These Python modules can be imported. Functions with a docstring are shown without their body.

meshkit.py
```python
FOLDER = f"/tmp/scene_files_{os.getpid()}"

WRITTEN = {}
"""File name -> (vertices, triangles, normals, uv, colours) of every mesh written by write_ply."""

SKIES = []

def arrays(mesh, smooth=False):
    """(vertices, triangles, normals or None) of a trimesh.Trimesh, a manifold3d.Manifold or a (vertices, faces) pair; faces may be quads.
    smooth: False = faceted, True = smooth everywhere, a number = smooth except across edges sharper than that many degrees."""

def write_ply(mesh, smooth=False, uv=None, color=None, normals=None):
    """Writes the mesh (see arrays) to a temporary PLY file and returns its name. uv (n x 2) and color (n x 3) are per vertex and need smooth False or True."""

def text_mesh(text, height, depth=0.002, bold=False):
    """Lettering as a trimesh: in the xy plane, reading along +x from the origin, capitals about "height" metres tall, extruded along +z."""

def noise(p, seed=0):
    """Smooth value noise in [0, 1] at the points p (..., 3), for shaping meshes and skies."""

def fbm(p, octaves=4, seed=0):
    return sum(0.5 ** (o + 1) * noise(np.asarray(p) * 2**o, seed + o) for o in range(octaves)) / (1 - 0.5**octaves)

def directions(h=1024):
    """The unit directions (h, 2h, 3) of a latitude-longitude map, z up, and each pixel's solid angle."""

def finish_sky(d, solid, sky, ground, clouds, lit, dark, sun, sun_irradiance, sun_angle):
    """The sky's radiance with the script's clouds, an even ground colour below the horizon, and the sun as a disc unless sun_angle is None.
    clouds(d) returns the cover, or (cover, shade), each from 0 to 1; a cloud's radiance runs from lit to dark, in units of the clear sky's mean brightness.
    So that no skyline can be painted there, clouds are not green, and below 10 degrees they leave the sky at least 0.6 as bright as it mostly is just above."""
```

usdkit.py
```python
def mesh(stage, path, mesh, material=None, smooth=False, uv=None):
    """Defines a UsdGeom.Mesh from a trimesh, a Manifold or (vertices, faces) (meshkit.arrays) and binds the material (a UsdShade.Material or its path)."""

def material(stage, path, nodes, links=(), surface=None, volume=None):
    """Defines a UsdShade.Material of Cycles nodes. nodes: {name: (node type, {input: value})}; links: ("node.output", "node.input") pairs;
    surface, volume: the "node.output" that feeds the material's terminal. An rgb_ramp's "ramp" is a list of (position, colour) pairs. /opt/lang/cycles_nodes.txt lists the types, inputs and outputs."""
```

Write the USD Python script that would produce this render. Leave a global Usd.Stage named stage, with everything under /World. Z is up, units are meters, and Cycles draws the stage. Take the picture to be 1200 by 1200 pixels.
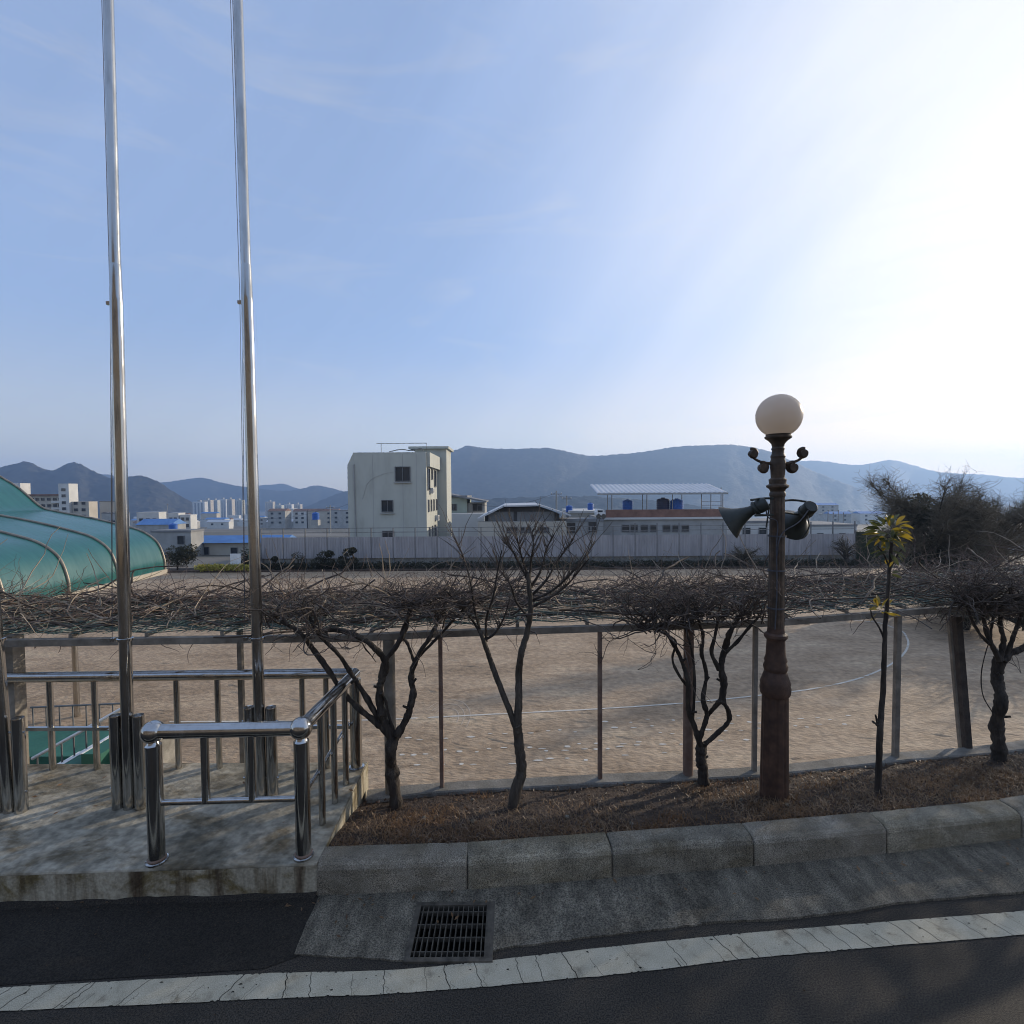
import math, random
import numpy as np, trimesh, usdkit, meshkit
from shapely.geometry import Polygon, LineString, box as sbox
from shapely.ops import unary_union
from pxr import Usd, UsdGeom, UsdLux, UsdShade, Gf, Sdf

stage = Usd.Stage.CreateInMemory()
UsdGeom.SetStageUpAxis(stage, UsdGeom.Tokens.z)
UsdGeom.SetStageMetersPerUnit(stage, 1.0)
W = UsdGeom.Xform.Define(stage, '/World')
stage.SetDefaultPrim(W.GetPrim())
UsdGeom.Scope.Define(stage, '/World/Looks')

# ------------------------------------------------------------------ camera
H, PITCH, ROLL = 2.6, math.radians(-2.05), math.radians(0.4)
fw = np.array([0, math.cos(PITCH), math.sin(PITCH)])
_u = np.array([0, -math.sin(PITCH), math.cos(PITCH)]); _r = np.array([1.0, 0, 0])
rt = math.cos(ROLL) * _r - math.sin(ROLL) * _u
up = math.sin(ROLL) * _r + math.cos(ROLL) * _u
cam = UsdGeom.Camera.Define(stage, '/World/camera')
cam.CreateFocalLengthAttr(18.0); cam.CreateHorizontalApertureAttr(36.0); cam.CreateVerticalApertureAttr(36.0)
cam.CreateClippingRangeAttr(Gf.Vec2f(0.05, 30000))
cam.AddTransformOp().Set(Gf.Matrix4d(*rt, 0, *up, 0, *(-fw), 0, 0, 0, H, 1))
cam.CreateExposureAttr(0.1)

# ------------------------------------------------------------------ sky and sun
SUN_EL, SUN_AZ = math.radians(14.8), math.radians(57.0)
SUN = np.array([math.cos(SUN_EL) * math.sin(SUN_AZ), math.cos(SUN_EL) * math.cos(SUN_AZ), math.sin(SUN_EL)])
dome = UsdLux.DomeLight.Define(stage, '/World/sky')
dome.GetPrim().SetCustomDataByKey('kind', 'structure')
skymat = usdkit.material(stage, '/World/Looks/sky', {
    'sky': ('sky_texture', {'sky_type': 'single_scattering', 'sun_disc': False, 'sun_elevation': SUN_EL, 'sun_rotation': SUN_AZ,
                            'altitude': 100.0, 'air_density': 1.0, 'aerosol_density': 1.0, 'ozone_density': 3.0}),
    'geo': ('geometry', {}),
    # thin streaky cirrus
    'turn': ('mapping', {'rotation': (0.0, 0.80, 0.0)}), 'map': ('mapping', {'scale': (0.55, 1.3, 3.6)}),
    'nz': ('noise_texture', {'scale': 1.1, 'detail': 8.0, 'roughness': 0.55, 'distortion': 0.7}),
    'cov': ('map_range', {'from_min': 0.34, 'from_max': 0.76, 'to_min': 0.48, 'to_max': 0.62, 'clamp': True}),
    # the veil is thickest, and shines most, round the sun
    'wm': ('mapping', {'scale': (1.6, 1.6, 8.0), 'rotation': (0.0, 0.12, 0.0)}), 'wn': ('noise_texture', {'scale': 1.9, 'detail': 9.0, 'roughness': 0.6, 'distortion': 0.9}),
    'wc': ('map_range', {'from_min': 0.52, 'from_max': 0.80, 'to_min': 0.0, 'to_max': 0.55, 'clamp': True}), 'cwi': ('mix_color', {'b': (6.6, 6.7, 7.2), 'use_clamp': False, 'use_clamp_result': False}),
    'sep': ('separate_xyz', {}),
    'dx': ('math', {'math_type': 'multiply', 'value2': SUN[0]}), 'dy': ('math', {'math_type': 'multiply_add', 'value2': SUN[1]}), 'dz': ('math', {'math_type': 'multiply_add', 'value2': SUN[2]}),
    'ang': ('map_range', {'from_min': 0.40, 'from_max': 1.0, 'to_min': 0.0, 'to_max': 1.0, 'clamp': True}),
    'veil': ('math', {'math_type': 'power', 'value2': 2.2}),
    'vn': ('math', {'math_type': 'multiply_add', 'value2': 0.45, 'value3': 0.72}),
    'vm': ('math', {'math_type': 'multiply'}),
    'vf': ('math', {'math_type': 'multiply', 'value2': 0.6}),
    'fac': ('math', {'math_type': 'add'}), 'facc': ('clamp', {'min': 0.0, 'max': 0.93}),
    'cc': ('mix_color', {'a': (3.7, 4.9, 7.6), 'b': (9.0, 8.6, 8.0), 'use_clamp': False, 'use_clamp_result': False}),
    'low': ('map_range', {'range_type': 'smoothstep', 'from_min': -0.02, 'from_max': 0.30, 'to_min': 1.0, 'to_max': 0.0, 'clamp': True}),
    'warm': ('mix_color', {'a': (8.4, 7.6, 6.5), 'b': (12.5, 9.4, 6.0), 'use_clamp': False, 'use_clamp_result': False}),
    'cw': ('mix_color', {'use_clamp': False, 'use_clamp_result': False}),
    'mixc': ('mix_color', {'use_clamp': False, 'use_clamp_result': False}),
    'bg': ('background_shader', {'strength': 0.13}),
}, [('geo.position', 'turn.vector'), ('turn.vector', 'map.vector'), ('map.vector', 'nz.vector'), ('nz.fac', 'cov.value'), ('geo.position', 'sep.vector'),
    ('sep.x', 'dx.value1'), ('sep.y', 'dy.value1'), ('dx.value', 'dy.value3'), ('sep.z', 'dz.value1'), ('dy.value', 'dz.value3'), ('dz.value', 'ang.value'), ('ang.result', 'veil.value1'),
    ('nz.fac', 'vn.value1'), ('vn.value', 'vm.value1'), ('veil.value', 'vm.value2'), ('vm.value', 'vf.value1'), ('vf.value', 'fac.value1'), ('cov.result', 'fac.value2'), ('fac.value', 'facc.value'),
    ('vm.value', 'cc.fac'), ('sky.color', 'mixc.a'), ('sep.z', 'low.value'), ('ang.result', 'warm.fac'), ('low.result', 'cw.fac'), ('cc.result', 'cw.a'), ('warm.result', 'cw.b'), ('geo.position', 'wm.vector'), ('wm.vector', 'wn.vector'), ('wn.fac', 'wc.value'), ('wc.result', 'cwi.fac'), ('cw.result', 'cwi.a'), ('cwi.result', 'mixc.b'), ('facc.result', 'mixc.fac'),
    ('mixc.result', 'bg.color')], surface='bg.background')
UsdShade.MaterialBindingAPI.Apply(dome.GetPrim()).Bind(skymat)
sun = UsdLux.DistantLight.Define(stage, '/World/sun')
sun.CreateIntensityAttr(1.1); sun.CreateAngleAttr(0.53); sun.CreateNormalizeAttr(True); sun.CreateColorAttr(Gf.Vec3f(1.0, 0.86, 0.68))
_z = SUN; _x = np.cross([0, 0, 1.0], _z); _x /= np.linalg.norm(_x); _y = np.cross(_z, _x)
sun.AddTransformOp().Set(Gf.Matrix4d(*_x, 0, *_y, 0, *_z, 0, 0, 0, 0, 1))

# ------------------------------------------------------------------ helpers
rng = np.random.default_rng(7)
random.seed(7)

def ray(px, py):
    return (px - 600) / 600 * rt + (600 - py) / 600 * up + fw

def at(px, py, z=None, Y=None):
    """A point of the place, found from where it shows and its height or its distance."""
    d = ray(px, py)
    return np.array([0, 0, H]) + d * ((z - H) / d[2] if z is not None else Y / d[1])

used = {}
def numbered(parent, name):
    k = used.get((parent, name), 0); used[(parent, name)] = k + 1
    return f'{parent}/{name}' if k == 0 else f'{parent}/{name}_{k:03d}'

def props(p, label=None, cat=None, group=None, kind=None):
    for k, v in (('label', label), ('category', cat), ('group', group), ('kind', kind)):
        if v: p.SetCustomDataByKey(k, v)
    return p

class MB:
    """Collects shapes; build() makes them one mesh."""
    def __init__(s): s.v, s.f, s.n = [], [], 0
    def add(s, v, f):
        v = np.asarray(v, float); f = np.asarray(f, int)
        if f.shape[1] == 4: f = np.vstack([f[:, [0, 1, 2]], f[:, [0, 2, 3]]])
        s.v.append(v); s.f.append(f + s.n); s.n += len(v); return s
    def tm(s, m): return s.add(m.vertices, m.faces)
    def box(s, lo, hi, M=None):
        x0, y0, z0 = lo; x1, y1, z1 = hi
        v = np.array([[x, y, z] for x in (x0, x1) for y in (y0, y1) for z in (z0, z1)], float)
        if M is not None: v = v @ np.asarray(M)[:3, :3].T + np.asarray(M)[:3, 3]
        return s.add(v, [[0, 1, 3, 2], [4, 6, 7, 5], [0, 4, 5, 1], [2, 3, 7, 6], [0, 2, 6, 4], [1, 5, 7, 3]])
    def bar(s, a, b, w, h=None, upv=(0, 0, 1)):
        """Square bar from a to b, w wide and h high."""
        a, b = np.asarray(a, float), np.asarray(b, float); h = h or w
        t = b - a; t /= np.linalg.norm(t); u = np.asarray(upv, float)
        if abs(t @ u) > .95: u = np.array([0, 1.0, 0])
        sd = np.cross(t, u); sd /= np.linalg.norm(sd); u = np.cross(sd, t)
        v = [p + i * sd * w / 2 + j * u * h / 2 for p in (a, b) for i, j in ((-1, -1), (1, -1), (1, 1), (-1, 1))]
        return s.add(v, [[3, 2, 1, 0], [4, 5, 6, 7], [0, 1, 5, 4], [1, 2, 6, 5], [2, 3, 7, 6], [3, 0, 4, 7]])
    def tube(s, pts, r, sides=8, cap=True):
        pts = np.asarray(pts, float); n = len(pts); r = np.broadcast_to(np.asarray(r, float), (n,))
        t = np.gradient(pts, axis=0); t /= np.maximum(np.linalg.norm(t, axis=1, keepdims=True), 1e-9)
        ref = np.array([0.31, 0.22, 0.92]) if abs(t[:, 2]).mean() < .7 else np.array([0.95, 0.2, 0.1])
        u = np.cross(t, ref); u /= np.maximum(np.linalg.norm(u, axis=1, keepdims=True), 1e-9); w = np.cross(t, u)
        a = np.arange(sides) * 2 * np.pi / sides
        v = pts[:, None] + r[:, None, None] * (np.cos(a)[None, :, None] * u[:, None] + np.sin(a)[None, :, None] * w[:, None])
        i = np.arange(n - 1)[:, None] * sides; j = np.arange(sides)[None]; k = (j + 1) % sides
        f = np.stack([i + j, i + sides + j, i + sides + k, i + k], -1).reshape(-1, 4)
        v = v.reshape(-1, 3)
        F = np.vstack([f[:, [0, 2, 1]], f[:, [0, 3, 2]]])
        if cap:
            v = np.vstack([v, pts[0], pts[-1]]); c = n * sides; jj = np.arange(sides); kk = (jj + 1) % sides
            F = np.vstack([F, np.stack([np.full(sides, c), kk, jj], 1), np.stack([np.full(sides, c + 1), (n - 1) * sides + jj, (n - 1) * sides + kk], 1)])
        return s.add(v, F[:, ::-1])
    def tubes(s, P, R, sides=3):
        """Many thin tubes at once: P (N,K,3), R (N,K)."""
        P = np.asarray(P, float); R = np.asarray(R, float); N, K = P.shape[:2]
        t = np.gradient(P, axis=1); t /= np.maximum(np.linalg.norm(t, axis=2, keepdims=True), 1e-9)
        ref = np.array([0.37, 0.51, 0.77])
        u = np.cross(t, ref); u /= np.maximum(np.linalg.norm(u, axis=2, keepdims=True), 1e-6); w = np.cross(t, u)
        a = np.arange(sides) * 2 * np.pi / sides
        v = P[:, :, None] + R[:, :, None, None] * (np.cos(a)[None, None, :, None] * u[:, :, None] + np.sin(a)[None, None, :, None] * w[:, :, None])
        n_ = np.arange(N)[:, None, None] * K * sides; i = np.arange(K - 1)[None, :, None] * sides; j = np.arange(sides)[None, None]; k = (j + 1) % sides
        f = np.stack([n_ + i + j, n_ + i + k, n_ + i + sides + k, n_ + i + sides + j], -1).reshape(-1, 4)
        return s.add(v.reshape(-1, 3), f)
    def lathe(s, prof, c=(0, 0, 0), sides=24, axis=None):
        """prof: (radius, height) pairs from the bottom up, about z at c, or about axis."""
        prof = np.asarray(prof, float); n = len(prof); a = np.arange(sides) * 2 * np.pi / sides
        v = np.stack([prof[:, 0, None] * np.cos(a), prof[:, 0, None] * np.sin(a), np.broadcast_to(prof[:, 1, None], (n, sides))], -1).reshape(-1, 3)
        if axis is not None:
            M = trimesh.geometry.align_vectors([0, 0, 1], axis)[:3, :3]; v = v @ M.T
        i = np.arange(n - 1)[:, None] * sides; j = np.arange(sides)[None]; k = (j + 1) % sides
        f = np.stack([i + j, i + k, i + sides + k, i + sides + j], -1).reshape(-1, 4)
        return s.add(v + np.asarray(c, float), f)
    def ball(s, c, r, sub=3, squash=1.0):
        m = trimesh.creation.icosphere(sub, r); m.vertices[:, 2] *= squash; m.apply_translation(c); return s.tm(m)
    def prism(s, poly, z0, z1):
        m = trimesh.creation.extrude_polygon(poly, z1 - z0, engine='earcut'); m.apply_translation([0, 0, z0]); return s.tm(m)
    def sheet(s, poly, z):
        for g in getattr(poly, 'geoms', [poly]):
            v, f = trimesh.creation.triangulate_polygon(g, engine='earcut'); f = np.asarray(f)
            v = np.asarray(v); a = v[f]; cr = np.cross(a[:, 1] - a[:, 0], a[:, 2] - a[:, 0]); f = np.where((cr < 0)[:, None], f[:, ::-1], f)
            s.add(np.column_stack([v, np.full(len(v), z)]), f)
        return s
    def grid(s, V):
        n, m = V.shape[:2]; i = np.arange(n - 1)[:, None] * m; j = np.arange(m - 1)[None]
        return s.add(V.reshape(-1, 3), np.stack([i + j, i + j + 1, i + m + j + 1, i + m + j], -1).reshape(-1, 4))
    def mesh(s): return np.vstack(s.v), np.vstack(s.f)

def obj(name, mb, material, parent=None, label=None, cat=None, group=None, kind=None, smooth=False):
    par = '/World' if parent is None else str(parent.GetPath())
    m = usdkit.mesh(stage, numbered(par, name), mb.mesh() if isinstance(mb, MB) else mb, M[material], smooth=smooth)
    return props(m.GetPrim(), label, cat, group, kind)

def thing(name, label=None, cat=None, group=None, kind=None, loc=None, rz=0.0):
    x = UsdGeom.Xform.Define(stage, numbered('/World', name))
    if loc is not None:
        x.AddTranslateOp().Set(Gf.Vec3d(*map(float, loc)))
        if rz: x.AddRotateZOp().Set(float(rz))
    return props(x.GetPrim(), label, cat, group, kind)

def dup(src, label, loc, rz=0.0, scale=None):
    was = src.GetCustomData()
    base = src.GetName()
    if base[-4:-3] == '_' and base[-3:].isdigit(): base = base[:-4]
    x = UsdGeom.Xform.Define(stage, numbered('/World', base))
    x.GetPrim().GetReferences().AddInternalReference(src.GetPath())
    x.ClearXformOpOrder()
    x.AddTranslateOp(opSuffix='place').Set(Gf.Vec3d(*map(float, loc)))
    if rz: x.AddRotateZOp(opSuffix='turn').Set(float(rz))
    if scale: x.AddScaleOp(opSuffix='size').Set(Gf.Vec3f(*scale))
    x.GetPrim().SetInstanceable(True)
    return props(x.GetPrim(), label, was['category'], was.get('group'))

def smoothline(pts, n):
    """A smooth curve of n points through pts (Catmull-Rom)."""
    p = np.asarray(pts, float); p = np.vstack([2 * p[0] - p[1], p, 2 * p[-1] - p[-2]]); k = len(p) - 3
    t = np.linspace(0, k - 1e-9, n); i = t.astype(int); u = (t - i)[:, None]
    a, b, c, d = p[i], p[i + 1], p[i + 2], p[i + 3]
    return .5 * (2 * b + (c - a) * u + (2 * a - 5 * b + 4 * c - d) * u * u + (3 * b - a - 3 * c + d) * u ** 3)

# ------------------------------------------------------------------ materials
M = {}
def L(name, nodes, links, surface='p.BSDF', volume=None):
    M[name] = usdkit.material(stage, '/World/Looks/' + name, nodes, links, surface=surface, volume=volume)

def rough(name, stops, scale=6, roughness=.85, bump=.3, bscale=60, detail=6, dist=.02, stretch=(1, 1, 1), fine=None, metallic=0.0, spec=.4, brange=(.3, .7), rrange=None, blot=None):
    """Matt surface: colours ramped over noise, a fine speckle, and relief."""
    n = {'g': ('geometry', {}), 'mp': ('mapping', {'scale': stretch}),
         'n1': ('noise_texture', {'scale': scale, 'detail': detail, 'roughness': .62}), 'r1': ('rgb_ramp', {'ramp': [(brange[0] + (brange[1] - brange[0]) * p, c) for p, c in stops]}),
         'n2': ('noise_texture', {'scale': bscale, 'detail': 4, 'roughness': .6}),
         'b': ('bump', {'strength': bump, 'distance': dist}), 'p': ('principled_bsdf', {'roughness': roughness, 'metallic': metallic, 'specular_ior_level': spec})}
    l = [('g.position', 'mp.vector'), ('mp.vector', 'n1.vector'), ('n1.fac', 'r1.fac'), ('mp.vector', 'n2.vector'), ('n2.fac', 'b.height'), ('b.normal', 'p.normal')]
    if fine:
        n['m'] = ('mix_color', {'blend_type': 'multiply', 'fac': 1.0}); n['n3'] = ('noise_texture', {'scale': fine[0], 'detail': 2}); n['r3'] = ('rgb_ramp', {'ramp': [(.35, (fine[1],) * 3), (.65, (fine[2],) * 3)]})
        l += [('g.position', 'n3.vector'), ('n3.fac', 'r3.fac'), ('r1.color', 'm.a'), ('r3.color', 'm.b'), ('m.result', 'p.base_color')]
    else: l += [('r1.color', 'p.base_color')]
    if blot:      # stains: (scale, stretch, from, to, darkest colour factor)
        src = l.pop()[0]
        n['bm'] = ('mapping', {'scale': blot[1], 'location': (3.3, 1.7, .4)}); n['bn'] = ('noise_texture', {'scale': blot[0], 'detail': 7, 'roughness': .68, 'distortion': .4})
        n['br'] = ('rgb_ramp', {'ramp': [(blot[2], blot[4]), (blot[3], (1, 1, 1))]}); n['bx'] = ('mix_color', {'blend_type': 'multiply', 'fac': 1.0})
        l += [('g.position', 'bm.vector'), ('bm.vector', 'bn.vector'), ('bn.fac', 'br.fac'), (src, 'bx.a'), ('br.color', 'bx.b'), ('bx.result', 'p.base_color')]
    if rrange:
        n['rr'] = ('map_range', {'from_min': .3, 'from_max': .7, 'to_min': rrange[0], 'to_max': rrange[1], 'clamp': True}); l += [('n1.fac', 'rr.value'), ('rr.result', 'p.roughness')]
    L(name, n, l)

def G(v, t=(1, 1, 1)): return tuple(v * x for x in t)
rough('asphalt', [(0, G(.020, (1.18, 1, .76))), (.5, G(.029, (1.18, 1, .76))), (1, G(.042, (1.2, 1, .74)))], scale=1.1, bump=.6, bscale=170, roughness=.85, fine=(130, .35, 1.9), dist=.008)
for _n, _k, _t in (('granite_warm', 1.08, (1.11, 1, .74)), ('granite_dark', .86, (1.1, 1, .77))):
    rough(_n, [(0, G(.13 * _k, _t)), (.5, G(.193 * _k, _t)), (1, G(.272 * _k, _t))], scale=5, bump=.35, bscale=120, fine=(170, .35, 1.6), dist=.006, blot=(2.5 + _k, (1, 1, 2.2), .34, .58, (.6, .55, .46)))
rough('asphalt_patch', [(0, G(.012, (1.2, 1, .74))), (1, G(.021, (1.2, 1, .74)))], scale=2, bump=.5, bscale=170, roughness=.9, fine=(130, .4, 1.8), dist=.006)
rough('gutter_concrete', [(0, (.075, .067, .05)), (.5, (.14, .125, .094)), (1, (.23, .205, .155))], scale=5, bump=.9, bscale=45, fine=(120, .42, 1.6), dist=.012, stretch=(2.0, .8, 1), blot=(2.4, (1, 1, 1), .36, .55, (.75, .74, .72)))
rough('granite', [(0, (.15, .134, .102)), (.5, (.22, .198, .155)), (1, (.31, .28, .222))], scale=4, bump=.35, bscale=140, fine=(190, .35, 1.6), dist=.006, blot=(3, (1, 1, 2.5), .34, .56, (.62, .58, .5)))
rough('platform_concrete', [(0, (.14, .128, .095)), (.35, (.28, .258, .20)), (.62, (.38, .35, .275)), (1, (.47, .42, .325))], scale=2.6, bump=.45, bscale=26, fine=(19, .7, 1.15), dist=.014, stretch=(.8, 1.2, 1), brange=(.34, .66), blot=(2.1, (1, 1.7, .45),   .37, .52, (.52, .46, .37)))
rough('stained_concrete', [(0, (.085, .06, .038)), (.3, (.2, .17, .115)), (.55, (.33, .30, .225)), (1, (.42, .385, .295))], scale=3.2, bump=.35, bscale=40, fine=(60, .8, 1.15), dist=.008, stretch=(2.6, 2.6, .35), brange=(.33, .64), blot=(3.4, (1, 1, 1.4), .36, .5, (.42, .36, .22)))
rough('wall_concrete', [(0, (.13, .12, .10)), (.5, (.2, .19, .165)), (1, (.28, .265, .23))], scale=5, bump=.5, bscale=40, fine=(120, .7, 1.2), dist=.01)
rough('line_paint', [(0, (.28, .245, .175)), (.3, (.46, .412, .30)), (1, (.55, .50, .375))], scale=8, bump=.4, bscale=150, fine=(190, .75, 1.12), dist=.003, blot=(14, (1, 1, 1), .28, .40, (.5, .48, .45)))
rough('soil', [(0, (.035, .024, .016)), (.5, (.065, .044, .03)), (1, (.11, .075, .048))], scale=7, bump=1, bscale=60, fine=(140, .5, 1.5), dist=.03)
rough('sand', [(0, (.262, .186, .115)), (.35, (.34, .243, .152)), (.65, (.39, .284, .183)), (1, (.465, .349, .224))], scale=.5, bump=.9, bscale=8, fine=(5, .8, 1.15), blot=(1.3, (.8, 2.4, 1), .34, .5, (.84, .81, .77)), dist=.05, stretch=(.8, 2.0, 1), detail=12)
rough('field_lime', [(0, (.44, .40, .33)), (1, (.62, .58, .5))], scale=6, bump=.2, bscale=50)
rough('sand_pale', [(0, (.40, .30, .21)), (1, (.55, .44, .33))], scale=6, bump=.2, bscale=50)
rough('canopy_rib', [(0, (.16, .14, .11)), (1, (.30, .265, .21))], scale=5, bump=.1, roughness=.4, metallic=.3)
rough('eave_paint', [(0, (.3, .265, .21)), (1, (.42, .38, .31))], scale=2, bump=.1, roughness=.5)
rough('bark', [(0, (.018, .014, .011)), (.5, (.038, .03, .023)), (1, (.08, .065, .05))], scale=16, bump=.9, bscale=60, dist=.015, stretch=(1.5, 1.5, .35))
rough('bark_pale', [(0, (.03, .025, .019)), (1, (.10, .083, .064))], scale=20, bump=.7, bscale=70, dist=.01, stretch=(1.5, 1.5, .4))
rough('twig_dark', [(0, (.042, .033, .026)), (1, (.11, .087, .07))], scale=5, bump=0.1)
rough('twig_red', [(0, (.085, .057, .045)), (1, (.19, .135, .108))], scale=5, bump=0.1)
rough('twig_pale', [(0, (.16, .125, .09)), (1, (.34, .28, .21))], scale=5, bump=0.1)
rough('twig_olive', [(0, (.075, .06, .04)), (1, (.17, .14, .095))], scale=5, bump=.1)
rough('hill_forest', [(0, (.016, .019, .013)), (.5, (.028, .028, .019)), (1, (.046, .039, .027))], scale=.012, bump=.6, bscale=.07, dist=10, detail=9, fine=(.06, .4, 1.6))
rough('town_ground', [(0, (.05, .055, .035)), (.5, (.12, .11, .09)), (1, (.22, .2, .18))], scale=.02, bump=.2, bscale=.3)
rough('lamp_iron', [(0, (.032, .022, .014)), (.5, (.062, .041, .026)), (1, (.12, .076, .048))], scale=13, bump=.5, bscale=90, roughness=.6, dist=.004)
rough('lamp_rust', [(0, (.034, .018, .012)), (.5, (.062, .033, .021)), (1, (.10, .054, .034))], scale=11, bump=.6, bscale=80, roughness=.65, dist=.005)
rough('horn_paint', [(0, (.015, .018, .016)), (1, (.04, .045, .038))], scale=9, bump=.15, bscale=60, roughness=.5)
rough('trellis_steel', [(0, (.12, .105, .085)), (.5, (.2, .18, .15)), (1, (.29, .265, .225))], scale=7, bump=.2, bscale=60, roughness=.55, metallic=.15)
rough('trellis_rust', [(0, (.12, .07, .05)), (.5, (.19, .13, .10)), (1, (.26, .2, .16))], scale=6, bump=.3, bscale=70, roughness=.75)
rough('net_green', [(0, (.03, .06, .055)), (1, (.07, .12, .105))], scale=4, bump=.1, roughness=.6)
rough('white_frame', [(0, (.55, .55, .54)), (1, (.75, .75, .73))], scale=3, bump=.1, roughness=.5)
rough('grate_iron', [(0, (.05, .045, .037)), (1, (.14, .125, .10))], scale=20, bump=.4, bscale=120, roughness=.6, metallic=.4, dist=.003)
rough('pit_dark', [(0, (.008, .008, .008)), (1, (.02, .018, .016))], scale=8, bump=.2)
rough('fence_panel', [(0, (.25, .24, .24)), (.5, (.31, .295, .295)), (1, (.36, .345, .345))], scale=.9, bump=.1, roughness=.55, stretch=(2.5, 1, .5))
rough('fence_post', [(0, (.10, .10, .10)), (1, (.2, .2, .2))], scale=3, bump=.1, roughness=.5)
rough('dark_hedge', [(0, (.014, .022, .01)), (.5, (.03, .04, .018)), (1, (.055, .06, .03))], scale=5, bump=.8, bscale=12, dist=.08)
rough('yellow_hedge', [(0, (.16, .15, .03)), (.5, (.32, .28, .05)), (1, (.45, .38, .09))], scale=3, bump=.6, bscale=14, dist=.06)
rough('school_wall', [(0, (.17, .14, .105)), (1, (.25, .205, .155))], scale=.4, bump=.1, bscale=4)
rough('post_dark', [(0, (.03, .024, .02)), (1, (.085, .07, .058))], scale=9, bump=.3, bscale=60)
rough('house_pale', [(0, (.33, .335, .295)), (.5, (.385, .39, .345)), (1, (.42, .425, .375))], scale=.55, bump=.15, bscale=8, stretch=(1.6, 1.6, .5))
rough('house_green', [(0, (.28, .31, .25)), (1, (.35, .38, .31))], scale=.5, bump=.1, bscale=8)
rough('house_white', [(0, (.42, .42, .40)), (1, (.52, .52, .50))], scale=.3, bump=.1, bscale=4)
rough('house_cream', [(0, (.33, .30, .25)), (1, (.42, .39, .33))], scale=.3, bump=.1, bscale=4)
rough('house_grey', [(0, (.22, .22, .21)), (1, (.34, .34, .33))], scale=.4, bump=.1, bscale=4)
rough('house_pink', [(0, (.20, .145, .115)), (1, (.28, .205, .165))], scale=.4, bump=.1, bscale=4)
rough('shed_dark', [(0, (.04, .038, .036)), (1, (.085, .08, .075))], scale=.6, bump=.2, bscale=6)
rough('brick_red', [(0, (.14, .075, .055)), (1, (.24, .13, .095))], scale=1, bump=.2, bscale=9)
rough('roof_blue', [(0, (.05, .14, .34)), (1, (.09, .22, .46))], scale=.6, bump=.1, bscale=5, roughness=.5)
rough('roof_grey', [(0, (.12, .125, .13)), (1, (.22, .22, .22))], scale=.5, bump=.1, bscale=5)
rough('roof_brown', [(0, (.12, .07, .05)), (1, (.22, .13, .10))], scale=.5, bump=.1, bscale=5)
rough('roof_sheet', [(0, (.38, .39, .40)), (1, (.48, .48, .49))], scale=.7, bump=.1, bscale=6, roughness=.45)
rough('tank_blue', [(0, (.015, .07, .28)), (1, (.03, .12, .4))], scale=2, bump=.05, roughness=.35)
rough('tank_dark', [(0, (.02, .02, .05)), (1, (.04, .045, .09))], scale=2, bump=.05, roughness=.4)
rough('car_paint', [(0, (.55, .55, .54)), (1, (.6, .6, .6))], scale=2, bump=0, roughness=.3)
rough('rope', [(0, (.05, .05, .06)), (1, (.10, .10, .11))], scale=20, bump=.1)
rough('floor_green', [(0, (.016, .085, .058)), (1, (.03, .145, .10))], scale=2, bump=.2, bscale=20, roughness=.6)
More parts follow.
